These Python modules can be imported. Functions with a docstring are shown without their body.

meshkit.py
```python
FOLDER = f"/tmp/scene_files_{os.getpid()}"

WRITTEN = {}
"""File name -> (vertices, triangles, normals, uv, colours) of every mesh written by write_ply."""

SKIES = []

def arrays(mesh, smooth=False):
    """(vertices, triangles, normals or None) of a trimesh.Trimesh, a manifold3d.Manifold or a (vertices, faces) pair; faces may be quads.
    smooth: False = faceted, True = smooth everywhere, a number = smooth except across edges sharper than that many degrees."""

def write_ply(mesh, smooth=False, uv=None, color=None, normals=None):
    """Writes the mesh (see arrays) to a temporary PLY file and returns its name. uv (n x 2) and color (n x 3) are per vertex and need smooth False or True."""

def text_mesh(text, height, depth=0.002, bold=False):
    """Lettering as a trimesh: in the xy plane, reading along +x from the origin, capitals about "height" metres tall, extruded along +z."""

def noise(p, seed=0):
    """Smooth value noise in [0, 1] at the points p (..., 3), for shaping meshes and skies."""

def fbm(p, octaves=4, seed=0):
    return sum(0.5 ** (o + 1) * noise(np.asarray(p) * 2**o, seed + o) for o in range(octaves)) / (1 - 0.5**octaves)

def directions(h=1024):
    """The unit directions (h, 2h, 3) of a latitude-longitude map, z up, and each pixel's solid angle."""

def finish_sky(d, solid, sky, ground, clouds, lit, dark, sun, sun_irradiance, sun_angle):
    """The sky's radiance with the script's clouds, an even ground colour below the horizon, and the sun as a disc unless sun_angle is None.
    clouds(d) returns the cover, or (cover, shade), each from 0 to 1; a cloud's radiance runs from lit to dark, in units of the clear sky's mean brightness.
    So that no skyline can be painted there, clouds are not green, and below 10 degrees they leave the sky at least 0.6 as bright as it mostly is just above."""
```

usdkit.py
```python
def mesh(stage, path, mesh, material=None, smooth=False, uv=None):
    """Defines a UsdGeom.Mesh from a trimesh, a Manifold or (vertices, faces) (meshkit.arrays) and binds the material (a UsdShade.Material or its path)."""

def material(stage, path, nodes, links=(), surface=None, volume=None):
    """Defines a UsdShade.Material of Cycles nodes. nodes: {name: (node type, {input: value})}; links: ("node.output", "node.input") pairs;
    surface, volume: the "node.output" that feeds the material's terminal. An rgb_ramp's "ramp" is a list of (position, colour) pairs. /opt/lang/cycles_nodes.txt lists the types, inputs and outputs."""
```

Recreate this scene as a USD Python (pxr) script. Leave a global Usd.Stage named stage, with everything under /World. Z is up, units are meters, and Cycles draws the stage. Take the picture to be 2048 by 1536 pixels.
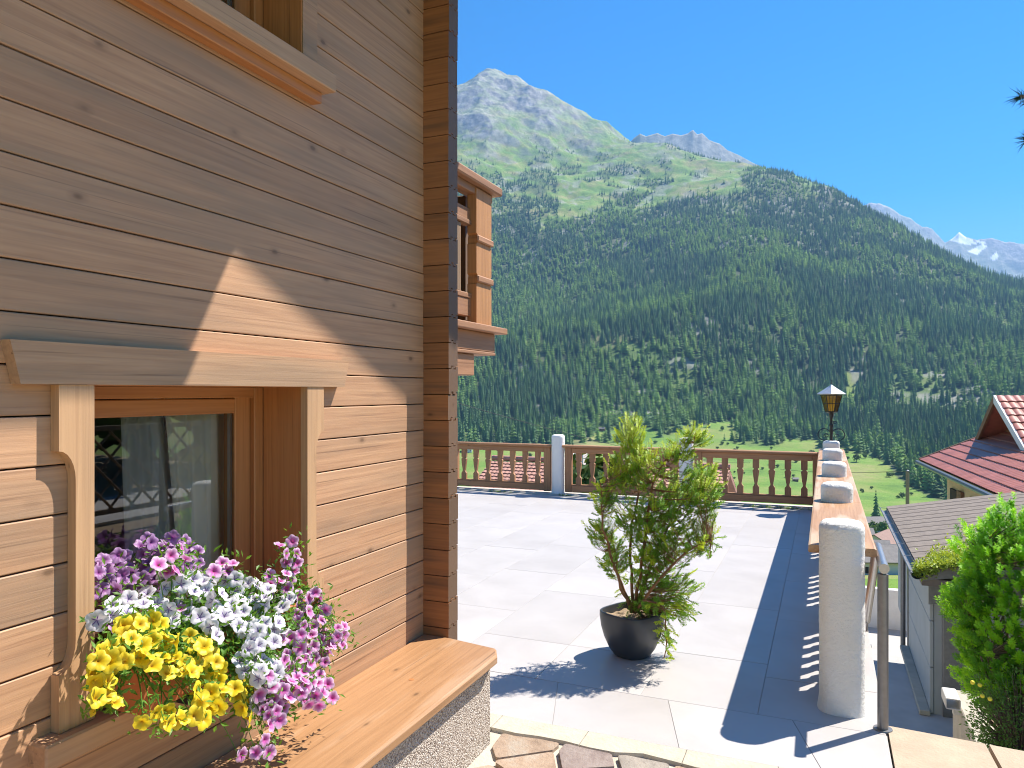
import math, random
import numpy as np, trimesh, usdkit, meshkit
from pxr import Usd, UsdGeom, UsdLux, UsdShade, Gf, Sdf, Vt
from scipy.interpolate import PchipInterpolator
from shapely.geometry import Polygon, Point, MultiPoint
from shapely.ops import voronoi_diagram
from shapely import affinity

rng = np.random.default_rng(7)
stage = Usd.Stage.CreateInMemory()
UsdGeom.SetStageUpAxis(stage, 'Z'); UsdGeom.SetStageMetersPerUnit(stage, 1.0)
UsdGeom.Xform.Define(stage, '/World'); UsdGeom.Scope.Define(stage, '/World/Looks')

# ------------------------------------------------------------------ camera, sky, sun, exposure
HC, F, U0, V0 = 1.75, 1480.0, 1024.0, 783.0
YAW = math.radians(22.93)
FWD = np.array([-math.sin(YAW), math.cos(YAW), 0.0]); RGT = np.array([math.cos(YAW), math.sin(YAW), 0.0])
cam = UsdGeom.Camera.Define(stage, '/World/camera')
cam.CreateHorizontalApertureAttr(36.0); cam.CreateVerticalApertureAttr(27.0)
cam.CreateFocalLengthAttr(F / 2048 * 36); cam.CreateVerticalApertureOffsetAttr((V0 - 768) / 2048 * 36)
cam.CreateClippingRangeAttr(Gf.Vec2f(0.05, 60000)); cam.CreateExposureAttr(1.08)
M4 = np.eye(4); M4[0, :3] = RGT; M4[1, :3] = [0, 0, 1]; M4[2, :3] = -FWD; M4[3, :3] = [0, 0, HC]
cam.AddTransformOp().Set(Gf.Matrix4d(*M4.ravel().tolist()))
SUN = np.array([.465, .53, 1.0]); SUN /= np.linalg.norm(SUN)
SUN_EL, SUN_ROT = math.asin(SUN[2]), math.atan2(SUN[0], SUN[1])
usdkit.material(stage, '/World/Looks/sky_look', {
    's': ('sky_texture', {'sky_type': 'single_scattering', 'sun_disc': False, 'sun_elevation': SUN_EL, 'sun_rotation': SUN_ROT,
                          'altitude': 1400.0, 'air_density': 1.0, 'aerosol_density': 0.3, 'ozone_density': 3.0}),
    'h': ('hsv', {'saturation': 1.55}), 'b': ('background_shader', {'strength': 0.10})}, [('s.color', 'h.color'), ('h.color', 'b.color')], surface='b.background')
dome = UsdLux.DomeLight.Define(stage, '/World/sky')
UsdShade.MaterialBindingAPI.Apply(dome.GetPrim()).Bind(UsdShade.Material.Get(stage, '/World/Looks/sky_look'))
dome.GetPrim().SetCustomDataByKey('kind', 'structure')
sun = UsdLux.DistantLight.Define(stage, '/World/sun')
sun.CreateIntensityAttr(1.25); sun.CreateNormalizeAttr(True); sun.CreateAngleAttr(0.53); sun.CreateColorAttr(Gf.Vec3f(1.0, 0.93, 0.82))
zz = SUN; xx = np.cross([0, 0, 1.0], zz); xx /= np.linalg.norm(xx); yy = np.cross(zz, xx)
S4 = np.eye(4); S4[0, :3] = xx; S4[1, :3] = yy; S4[2, :3] = zz
sun.AddTransformOp().Set(Gf.Matrix4d(*S4.ravel().tolist()))

# ------------------------------------------------------------------ helpers
def At(u, v, x=None, y=None, z=None, d=None):
    """The world point seen at a pixel of the 2048 px photograph, on a plane or at a depth."""
    dr = FWD + (u - U0) / F * RGT + np.array([0, 0, (V0 - v) / F])
    if d is None:
        d = x / dr[0] if x is not None else y / dr[1] if y is not None else (z - HC) / dr[2]
    return np.array([0, 0, HC]) + d * dr
def project(p):
    p = np.asarray(p, float); d = p @ FWD; d = np.where(d < 1e-3, 1e-3, d)
    return U0 + F * (p @ RGT) / d, V0 - F * (p[..., 2] - HC) / d
used = {}
def path_for(name, parent):
    base = parent.GetPath() if parent is not None else Sdf.Path('/World')
    key = (str(base), name); n = used.get(key, -1) + 1; used[key] = n
    return str(base.AppendChild(name if n == 0 else f'{name}_{n:03d}'))
def prim_of(x): return x.GetPrim() if hasattr(x, 'GetPrim') else x
def tag(o, label=None, cat=None, group=None, kind=None):
    p = prim_of(o)
    for k, t in (('label', label), ('category', cat), ('group', group), ('kind', kind)):
        if t: p.SetCustomDataByKey(k, t)
    return p
def obj(name, mesh, mat, parent=None, smooth=False, uv=None, **kw):
    if isinstance(mesh, MB): mesh = mesh.mesh()
    m = usdkit.mesh(stage, path_for(name, parent), mesh, '/World/Looks/' + mat, smooth=smooth, uv=uv)
    return tag(m, **kw)
def thing(name, label, cat, loc=(0, 0, 0), rotz=0.0, group=None):
    x = UsdGeom.Xform.Define(stage, path_for(name, None))
    x.AddTranslateOp().Set(Gf.Vec3d(*map(float, loc)))
    if rotz: x.AddRotateZOp().Set(math.degrees(rotz))
    return tag(x, label, cat, group)
def struct(name, mesh, mat, smooth=False): return obj(name, mesh, mat, smooth=smooth, kind='structure')
def struct_x(name): return tag(UsdGeom.Xform.Define(stage, path_for(name, None)), kind='structure')
def dup(root, loc, rotz, label, cat, group=None):
    r = thing(root.GetName(), label, cat, loc, rotz, group)
    r.GetReferences().AddInternalReference(root.GetPath()); r.SetInstanceable(True)
    x = UsdGeom.Xformable(r); x.ClearXformOpOrder()
    for op in list(r.GetAttributes()):
        pass
    x.SetXformOpOrder([])
    x = UsdGeom.XformCommonAPI(r); x.SetTranslate(Gf.Vec3d(*map(float, loc))); x.SetRotate(Gf.Vec3f(0, 0, math.degrees(rotz)))
    return r
class MB:
    def __init__(s): s.v, s.f, s.n = [], [], 0
    def add(s, v, f):
        v = np.asarray(v, float); f = np.asarray(f, int)
        if f.shape[1] == 4: f = np.vstack([f[:, [0, 1, 2]], f[:, [0, 2, 3]]])
        s.v.append(v); s.f.append(f + s.n); s.n += len(v); return s
    def tm(s, m): return s.add(m.vertices, m.faces)
    def mesh(s): return np.vstack(s.v), np.vstack(s.f)
    def box(s, x0, x1, y0, y1, z0, z1, c=0.0):
        lo, hi = np.array([x0, y0, z0], float), np.array([x1, y1, z1], float); ctr, h = (lo + hi) / 2, (hi - lo) / 2
        if c <= 0:
            v = np.array([[sx, sy, sz] for sx in (-1, 1) for sy in (-1, 1) for sz in (-1, 1)]) * h + ctr
            f = [[0, 1, 3, 2], [4, 6, 7, 5], [0, 4, 5, 1], [2, 3, 7, 6], [0, 2, 6, 4], [1, 5, 7, 3]]
            return s.add(v, f)
        c = min(c, h.min() * .9)
        pts = []
        for sx in (-1, 1):
            for sy in (-1, 1):
                for sz in (-1, 1):
                    sg = np.array([sx, sy, sz])
                    for k in range(3):
                        q = sg * (h - c); q[k] = sg[k] * h[k]; pts.append(q + ctr)
        hull = trimesh.Trimesh(np.array(pts), process=False).convex_hull
        return s.tm(hull)
    def tube(s, pts, r, n=8, cap=True):
        p = np.asarray(pts, float); r = np.broadcast_to(np.asarray(r, float), (len(p),))
        t = np.gradient(p, axis=0); t /= np.linalg.norm(t, axis=1, keepdims=True) + 1e-12
        ref = np.array([0, 0, 1.0]) if abs(t[0][2]) < .9 else np.array([1.0, 0, 0])
        a = np.cross(t[0], ref); a /= np.linalg.norm(a); rows = []
        for k in range(len(p)):
            a = a - t[k] * (a @ t[k]); a /= np.linalg.norm(a) + 1e-12; b = np.cross(t[k], a)
            ang = np.arange(n) * 2 * np.pi / n
            rows.append(p[k] + r[k] * (np.cos(ang)[:, None] * a + np.sin(ang)[:, None] * b))
        v = np.vstack(rows); f = []
        for k in range(len(p) - 1):
            for j in range(n):
                a0, a1 = k * n + j, k * n + (j + 1) % n
                f += [[a0, a1, a1 + n], [a0, a1 + n, a0 + n]]
        if cap:
            v = np.vstack([v, p[:1], p[-1:]]); c0, c1 = len(v) - 2, len(v) - 1; e = (len(p) - 1) * n
            for j in range(n):
                f += [[c0, (j + 1) % n, j], [c1, e + j, e + (j + 1) % n]]
        return s.add(v, f)
    def lathe(s, prof, ctr=(0, 0, 0), n=24):
        prof = np.asarray(prof, float); ang = np.arange(n) * 2 * np.pi / n
        v = np.vstack([np.stack([r * np.cos(ang), r * np.sin(ang), np.full(n, z)], 1) for r, z in prof]) + np.asarray(ctr); f = []
        for k in range(len(prof) - 1):
            for j in range(n):
                a0, a1 = k * n + j, k * n + (j + 1) % n
                f += [[a0, a1, a1 + n], [a0, a1 + n, a0 + n]]
        return s.add(v, f)
    def prism(s, poly, h, frame=None):
        """Extrudes a 2D polygon by h along its normal; frame = (origin, e1, e2, e3)."""
        if not isinstance(poly, Polygon): poly = Polygon(poly)
        m = trimesh.creation.extrude_polygon(poly, h, engine='earcut'); v = np.array(m.vertices); f = np.array(m.faces)
        if frame is not None:
            o, a, b, c = [np.asarray(q, float) for q in frame]; R = np.stack([a, b, c])
            v = v @ R + o
            if np.linalg.det(R) < 0: f = f[:, ::-1]
        return s.add(v, f)
    def quad(s, a, b, c, d): return s.add([a, b, c, d], [[0, 1, 2, 3]])
X, Y, Z = np.eye(3)
def primvar(o, name, arr):
    pv = UsdGeom.PrimvarsAPI(prim_of(o)).CreatePrimvar(name, Sdf.ValueTypeNames.Color3fArray, 'vertex')
    pv.Set(Vt.Vec3fArray.FromNumpy(np.asarray(arr, np.float32)))

# ------------------------------------------------------------------ materials
def mat(name, nodes, links, surface='p.BSDF', volume=None): return usdkit.material(stage, '/World/Looks/' + name, nodes, links, surface=surface, volume=volume)
def plain(name, col, rough=0.6, metal=0.0, var=0.12, scale=6.0, bump=0.0, bscale=60.0, **kw):
    c = np.array(col)
    nd = {'g': ('geometry', {}), 'n': ('noise_texture', {'scale': scale, 'detail': 5.0, 'roughness': .6}),
          'r': ('rgb_ramp', {'ramp': [(.25, tuple(c * (1 - var))), (.75, tuple(np.minimum(c * (1 + var), .95)))]}),
          'p': ('principled_bsdf', {'roughness': rough, 'metallic': metal, **kw})}
    ln = [('g.position', 'n.vector'), ('n.fac', 'r.fac'), ('r.color', 'p.base_color')]
    if bump:
        nd['bn'] = ('noise_texture', {'scale': bscale, 'detail': 4.0}); nd['b'] = ('bump', {'strength': bump, 'distance': .01})
        ln += [('g.position', 'bn.vector'), ('bn.fac', 'b.height'), ('b.normal', 'p.normal')]
    return mat(name, nd, ln)
def wood(name, light, dark, axis, rough=.62, grain=1.0, knots=True, stain=.35, var=.18, bump=.35, stain_col=None, stain_pos=(.5, .68), endgrain=None, grey=None):
    """Timber with its grain along an axis, tone differing from piece to piece."""
    sc = {'x': (1.6, 60, 60), 'y': (60, 1.6, 60), 'z': (60, 60, 1.6)}[axis]
    sc2 = {'x': (.9, 9, 9), 'y': (9, .9, 9), 'z': (9, 9, .9)}[axis]
    kn = {'x': (6, 13, 13), 'y': (13, 6, 11), 'z': (13, 13, 6)}[axis]
    L, D = np.array(light), np.array(dark)
    sd = tuple(D * .55) if stain_col is None else stain_col
    nd = {'g': ('geometry', {}), 'o': ('object_info', {}),
          'om': ('math', {'math_type': 'multiply', 'value2': 37.0}),
          'oc': ('combine_xyz', {}), 'sum': ('vector_math', {'math_type': 'add'}),
          'm1': ('mapping', {'scale': tuple(np.array(sc) * grain)}), 'm2': ('mapping', {'scale': sc2}), 'm3': ('mapping', {'scale': kn}),
          'n1': ('noise_texture', {'scale': 1.0, 'detail': 6.0, 'roughness': .62, 'distortion': .6}),
          'n2': ('noise_texture', {'scale': 1.0, 'detail': 3.0, 'roughness': .55}),
          'r1': ('rgb_ramp', {'ramp': [(.28, tuple(D)), (.5, tuple((L + D) / 2 * 1.03)), (.72, tuple(L))]}),
          'r2': ('rgb_ramp', {'ramp': [(stain_pos[0], (0, 0, 0)), (stain_pos[1], (1, 1, 1))]}),
          'sf': ('math', {'math_type': 'multiply', 'value2': stain}),
          'mx': ('mix', {'mix_type': 'mix', 'color2': sd}),
          'hv': ('map_range', {'from_min': 0.0, 'from_max': 1.0, 'to_min': 1 - var, 'to_max': 1 + var}),
          'h': ('hsv', {'hue': .5, 'saturation': 1.0}),
          'p': ('principled_bsdf', {'roughness': rough}), 'b': ('bump', {'strength': bump, 'distance': .004})}
    ln = [('o.random', 'om.value1'), ('om.value', 'oc.x'), ('om.value', 'oc.y'), ('om.value', 'oc.z'), ('g.position', 'sum.vector1'), ('oc.vector', 'sum.vector2'),
          ('sum.vector', 'm1.vector'), ('sum.vector', 'm2.vector'), ('m1.vector', 'n1.vector'), ('m2.vector', 'n2.vector'), ('n1.fac', 'r1.fac'), ('n2.fac', 'r2.fac'),
          ('r2.color', 'sf.value1'), ('sf.value', 'mx.fac'), ('r1.color', 'mx.color1'), ('o.random', 'hv.value'), ('hv.result', 'h.value'), ('n1.fac', 'b.height'), ('b.normal', 'p.normal')]
    last = 'mx.color'
    if endgrain is not None:
        nd.update({'es': ('separate_xyz', {}), 'ef': ('map_range', {'from_min': .5, 'from_max': .9, 'to_min': 0., 'to_max': .8}), 'ex': ('mix', {'mix_type': 'mix', 'color2': endgrain})})
        ln += [('g.true_normal', 'es.vector'), ('es.x', 'ef.value'), ('ef.result', 'ex.fac'), ('mx.color', 'ex.color1')]; last = 'ex.color'
    ck = {'x': (.9, 95, 95), 'y': (95, .9, 95), 'z': (95, 95, .9)}[axis]
    nd.update({'cm': ('mapping', {'scale': ck}), 'cn': ('noise_texture', {'scale': 1.0, 'detail': 2.0, 'roughness': .5, 'distortion': .3}), 'cf': ('map_range', {'from_min': .66, 'from_max': .74, 'to_min': 0., 'to_max': .6, 'clamp': True}), 'cx': ('mix', {'mix_type': 'mix', 'color2': tuple(D * .35)})})
    ln += [('sum.vector', 'cm.vector'), ('cm.vector', 'cn.vector'), ('cn.fac', 'cf.value'), ('cf.result', 'cx.fac'), (last, 'cx.color1')]; last = 'cx.color'
    if grey is not None:
        nd.update({'gn': ('noise_texture', {'scale': 1.7, 'detail': 5.0, 'roughness': .6}), 'gm': ('mapping', {'scale': (1, .35, 1.6)}), 'gf': ('map_range', {'from_min': .48, 'from_max': .72, 'to_min': 0., 'to_max': .6, 'clamp': True}), 'gx': ('mix', {'mix_type': 'mix', 'color2': grey})})
        ln += [('sum.vector', 'gm.vector'), ('gm.vector', 'gn.vector'), ('gn.fac', 'gf.value'), ('gf.result', 'gx.fac'), (last, 'gx.color1')]; last = 'gx.color'
    if knots:
        nd.update({'vo': ('voronoi_texture', {'scale': .55, 'randomness': 1.0}), 'r3': ('rgb_ramp', {'ramp': [(.035, (1, 1, 1)), (.075, (.3, .3, .3)), (.14, (0, 0, 0))]}),
                   'kf': ('math', {'math_type': 'multiply', 'value2': .75}), 'kx': ('mix', {'mix_type': 'mix', 'color2': tuple(D * .35)})})
        ln += [('sum.vector', 'm3.vector'), ('m3.vector', 'vo.vector'), ('vo.distance', 'r3.fac'), ('r3.color', 'kf.value1'), ('kf.value', 'kx.fac'), (last, 'kx.color1')]
        last = 'kx.color'
    ln += [(last, 'h.color'), ('h.color', 'p.base_color')]
    return mat(name, nd, ln)
wood('plank_wood', (.57, .335, .19), (.385, .207, .115), 'y', var=.08, stain=.55, stain_col=(.26, .18, .12), stain_pos=(.47, .70), grey=(.33, .225, .15))
wood('log_wood', (.37, .160, .062), (.22, .09, .035), 'x', var=.16, stain=.6, stain_col=(.10, .06, .04), stain_pos=(.52, .70), endgrain=(.15, .088, .052))
wood('trim_wood_y', (.56, .345, .20), (.39, .222, .123), 'y', var=.06, stain=.5, stain_col=(.25, .18, .12), stain_pos=(.47, .68))
wood('trim_wood_z', (.58, .36, .195), (.42, .24, .125), 'z', var=.06, stain=.35, stain_col=(.28, .18, .11))
wood('frame_wood_y', (.50, .22, .08), (.36, .14, .045), 'y', var=.05, stain=.2, knots=False, rough=.5)
wood('frame_wood_z', (.50, .22, .08), (.36, .14, .045), 'z', var=.05, stain=.2, knots=False, rough=.5)
wood('bench_wood', (.42, .23, .11), (.29, .15, .066), 'y', var=.05, stain=.4, stain_col=(.52, .36, .24), stain_pos=(.52, .62), rough=.5)
wood('rail_wood_x', (.46, .235, .115), (.30, .145, .068), 'x', var=.12, stain=.4)
wood('rail_wood_z', (.46, .235, .115), (.30, .145, .068), 'z', var=.15, stain=.4)
wood('cap_wood_y', (.47, .27, .14), (.33, .17, .08), 'y', var=.08, stain=.6, stain_col=(.56, .44, .32), stain_pos=(.5, .6), rough=.5)
wood('balcony_wood_y', (.42, .22, .12), (.29, .14, .07), 'y', var=.12, stain=.3, knots=False)
wood('balcony_wood_z', (.50, .25, .10), (.35, .16, .06), 'z', var=.10, stain=.4, knots=False)
wood('old_board', (.26, .17, .10), (.16, .10, .06), 'z', var=.2, stain=.4, knots=False)
plain('dark_gap', (.035, .022, .015), .9)
plain('wall_core', (.10, .06, .035), .9)
plain('room_wall', (.50, .47, .43), .9)
plain('roof_brown', (.10, .07, .055), .8, bump=.3)
plain('terracotta', (.46, .15, .05), .75, var=.15, scale=14)
plain('pot_grey', (.040, .044, .052), .38, var=.2, scale=8, bump=.05, bscale=90)
plain('soil', (.30, .22, .14), .95, var=.5, scale=40, bump=.8, bscale=50)
plain('cream_mortar', (.50, .45, .36), .9, var=.14, scale=9, bump=.5, bscale=45)
plain('grout', (.42, .40, .38), .95)
plain('steel', (.42, .42, .43), .32, metal=.9, var=.08, scale=30)
plain('steel_dark', (.22, .22, .225), .42, metal=.7, var=.15, scale=25)
plain('zinc', (.20, .205, .215), .42, metal=.8, var=.2, scale=12)
plain('lamp_zinc', (.50, .50, .52), .38, metal=.6, var=.1, scale=30)
plain('black_iron', (.035, .034, .036), .38, metal=.4, var=.2)
plain('felt', (.200, .165, .140), .95, var=.22, scale=5, bump=.6, bscale=120)
plain('concrete', (.44, .42, .40), .9, var=.14, scale=2.2, bump=.4, bscale=40)
plain('concrete_wall', (.42, .38, .31), .9, var=.2, scale=3.5, bump=.5, bscale=50)
plain('panel_grey', (.36, .38, .38), .7, var=.1, scale=2)
plain('white_paint', (.74, .73, .71), .7, var=.06, scale=4)
plain('slab_beige', (.45, .35, .255), .85, var=.16, scale=6, bump=.4, bscale=60)
plain('white_plastic', (.62, .60, .55), .5)
plain('house_white', (.62, .60, .56), .8, var=.06)
plain('house_ochre', (.50, .38, .20), .85, var=.1)
plain('house_wood', (.20, .11, .06), .8, var=.25, scale=3)
plain('roof_far_red', (.25, .15, .12), .8, var=.2, scale=1.2)
plain('roof_far_grey', (.17, .155, .15), .8, var=.2, scale=1.2)
plain('cable_black', (.02, .02, .022), .6)
plain('brass', (.55, .40, .12), .35, metal=.9)
plain('blossom_yellow', (.85, .70, .05), .6)
plain('bark', (.24, .115, .05), .85, var=.35, scale=30, bump=.6, bscale=80)
plain('bark_grey', (.16, .115, .085), .9, var=.35, scale=20)
plain('pole_wood', (.27, .20, .14), .85, var=.2, scale=10)
plain('kerb_stone', (.52, .49, .44), .9, var=.15, scale=5, bump=.4)
def tone_ramp(name, stops, rough=.6, scale=3.0, bump=.15, bscale=40., detail=6., var=.06):
    return mat(name, {'g': ('geometry', {}), 'o': ('object_info', {}), 'om': ('math', {'math_type': 'multiply', 'value2': 53.0}), 'oc': ('combine_xyz', {}), 'sum': ('vector_math', {'math_type': 'add'}),
                      'n': ('noise_texture', {'scale': scale, 'detail': detail, 'roughness': .62, 'distortion': .4}), 'r': ('rgb_ramp', {'ramp': stops}),
                      'hv': ('map_range', {'from_min': 0., 'from_max': 1., 'to_min': 1 - var, 'to_max': 1 + var}), 'h': ('hsv', {}),
                      'bn': ('noise_texture', {'scale': bscale, 'detail': 5.0, 'roughness': .65}), 'b': ('bump', {'strength': bump, 'distance': .012}), 'p': ('principled_bsdf', {'roughness': rough})},
               [('o.random', 'om.value1'), ('om.value', 'oc.x'), ('om.value', 'oc.y'), ('g.position', 'sum.vector1'), ('oc.vector', 'sum.vector2'), ('sum.vector', 'n.vector'), ('n.fac', 'r.fac'),
                ('r.color', 'h.color'), ('o.random', 'hv.value'), ('hv.result', 'h.value'), ('h.color', 'p.base_color'), ('sum.vector', 'bn.vector'), ('bn.fac', 'b.height'), ('b.normal', 'p.normal')])
tone_ramp('porcelain', [(.3, (.42, .395, .385)), (.5, (.465, .44, .43)), (.7, (.50, .475, .465))], rough=.42, scale=1.6, bump=.03, var=.045)
tone_ramp('stone_grey', [(.3, (.22, .19, .16)), (.5, (.31, .27, .23)), (.7, (.38, .33, .27))], rough=.8, scale=7, bump=.8, var=.15)
tone_ramp('stone_rust', [(.28, (.24, .165, .115)), (.5, (.35, .25, .175)), (.7, (.38, .325, .26))], rough=.8, scale=6, bump=.8, var=.12)
tone_ramp('stone_violet', [(.3, (.20, .15, .14)), (.5, (.29, .225, .20)), (.7, (.36, .30, .27))], rough=.8, scale=8, bump=.8, var=.12)
tone_ramp('stucco', [(.3, (.79, .77, .74)), (.7, (.85, .835, .81))], rough=.9, scale=3, bump=.75, bscale=75, var=.01)
mat('pebble_plaster', {'g': ('geometry', {}), 'v': ('voronoi_texture', {'scale': 150.0}), 'r': ('rgb_ramp', {'ramp': [(0, (.16, .12, .10)), (.3, (.34, .27, .22)), (.6, (.52, .45, .38)), (1, (.66, .60, .54))]}),
                       's': ('separate_color', {}), 'b': ('bump', {'strength': .9, 'distance': .006, 'invert': True}), 'p': ('principled_bsdf', {'roughness': .85})},
    [('g.position', 'v.vector'), ('v.color', 's.color'), ('s.r', 'r.fac'), ('r.color', 'p.base_color'), ('v.distance', 'b.height'), ('b.normal', 'p.normal')])
def leafy(name, a, b, scale=20., trans=.35, rough=.5, rnd=.25, tint=None):
    """Leaves: two greens mixed by noise and from copy to copy, with light coming through."""
    t = tuple(np.array(b) * np.array([1.25, 1.15, .6])) if tint is None else tint
    return mat(name, {'g': ('geometry', {}), 'o': ('object_info', {}), 'n': ('noise_texture', {'scale': scale, 'detail': 3.0}), 'r': ('rgb_ramp', {'ramp': [(.3, a), (.7, b)]}),
                      'hv': ('map_range', {'from_min': 0., 'from_max': 1., 'to_min': 1 - rnd, 'to_max': 1 + rnd}), 'h': ('hsv', {}),
                      'p': ('principled_bsdf', {'roughness': rough}), 't': ('translucent_bsdf', {'color': t}), 'mx': ('mix_closure', {'fac': trans})},
               [('g.position', 'n.vector'), ('n.fac', 'r.fac'), ('o.random', 'hv.value'), ('hv.result', 'h.value'), ('r.color', 'h.color'), ('h.color', 'p.base_color'), ('p.BSDF', 'mx.closure1'), ('t.BSDF', 'mx.closure2')], surface='mx.closure')
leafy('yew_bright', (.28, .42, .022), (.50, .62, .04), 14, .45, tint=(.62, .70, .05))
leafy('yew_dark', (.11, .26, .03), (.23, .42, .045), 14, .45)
leafy('petunia_leaf', (.07, .19, .03), (.17, .34, .05), 30, .4)
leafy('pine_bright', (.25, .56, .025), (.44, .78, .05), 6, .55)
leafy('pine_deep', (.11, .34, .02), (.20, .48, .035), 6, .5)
leafy('shrub_green', (.10, .25, .06), (.20, .40, .10), 8, .4)
leafy('ivy_green', (.20, .31, .04), (.38, .46, .07), 9, .3)
leafy('needle_dark', (.012, .035, .018), (.03, .07, .03), 9, .15)
leafy('conifer_deep', (.065, .145, .068), (.115, .22, .080), .03, .35, .8, rnd=.35)
leafy('conifer_mid', (.10, .20, .072), (.17, .30, .085), .03, .38, .8, rnd=.35)
leafy('larch_light', (.15, .28, .062), (.23, .38, .085), .03, .4, .8, rnd=.3)
leafy('broadleaf', (.045, .10, .02), (.10, .17, .03), .3, .2, .8, rnd=.3)
def petal(name, ramp, star=None, trans=.35, tint=(.8, .8, .8)):
    """Petals: colour by the distance from the throat, with veins along the five lobes."""
    nd = {'uv': ('uvmap', {'attribute': 'st'}), 's': ('separate_xyz', {}), 'r': ('rgb_ramp', {'ramp': ramp}), 'p': ('principled_bsdf', {'roughness': .5}), 't': ('translucent_bsdf', {'color': tint}), 'mx': ('mix_closure', {'fac': trans}),
          'o': ('object_info', {}), 'hv': ('map_range', {'from_min': 0., 'from_max': 1., 'to_min': .85, 'to_max': 1.1}), 'h': ('hsv', {})}
    ln = [('uv.UV', 's.vector'), ('s.x', 'r.fac'), ('o.random', 'hv.value'), ('hv.result', 'h.value'), ('h.color', 'p.base_color'), ('h.color', 't.color'), ('p.BSDF', 'mx.closure1'), ('t.BSDF', 'mx.closure2')]
    if star:
        nd.update({'a': ('math', {'math_type': 'multiply', 'value2': 31.4159}), 'c': ('math', {'math_type': 'cosine'}), 'w': ('math', {'math_type': 'multiply_add', 'value2': -1.1, 'value3': 1.05}),
                   'k': ('math', {'math_type': 'multiply'}), 'rr': ('rgb_ramp', {'ramp': [(.42, (0, 0, 0)), (.62, (1, 1, 1))]}), 'm': ('mix', {'mix_type': 'mix', 'color2': star})})
        ln += [('s.y', 'a.value1'), ('a.value', 'c.value1'), ('s.x', 'w.value1'), ('c.value', 'k.value1'), ('w.value', 'k.value2'), ('k.value', 'rr.fac'), ('rr.color', 'm.fac'), ('r.color', 'm.color1'), ('m.color', 'h.color')]
    else: ln += [('r.color', 'h.color')]
    return mat(name, nd, ln, surface='mx.closure')
petal('petal_yellow', [(0, (.45, .22, .01)), (.25, (.72, .47, .01)), (.6, (.86, .66, .02)), (1, (.90, .74, .05))])
petal('petal_white', [(0, (.35, .25, .45)), (.25, (.66, .60, .74)), (.6, (.80, .77, .84)), (1, (.82, .80, .86))], star=(.13, .05, .28))
petal('petal_pink', [(0, (.55, .25, .05)), (.12, (.50, .05, .30)), (.4, (.60, .13, .45)), (.75, (.72, .38, .66)), (1, (.80, .60, .78))])
petal('petal_purple', [(0, (.26, .05, .26)), (.3, (.34, .12, .38)), (.7, (.44, .23, .50)), (1, (.52, .33, .58))])
mat('pane_glass', {'f': ('fresnel', {'IOR': 2.0}), 't': ('transparent_bsdf', {'color': (.93, .95, .94)}), 'gl': ('glossy_bsdf', {'roughness': 0.0, 'color': (.95, .97, 1.0)}), 'mx': ('mix_closure', {})},
    [('f.fac', 'mx.fac'), ('t.BSDF', 'mx.closure1'), ('gl.BSDF', 'mx.closure2')], surface='mx.closure')
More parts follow.
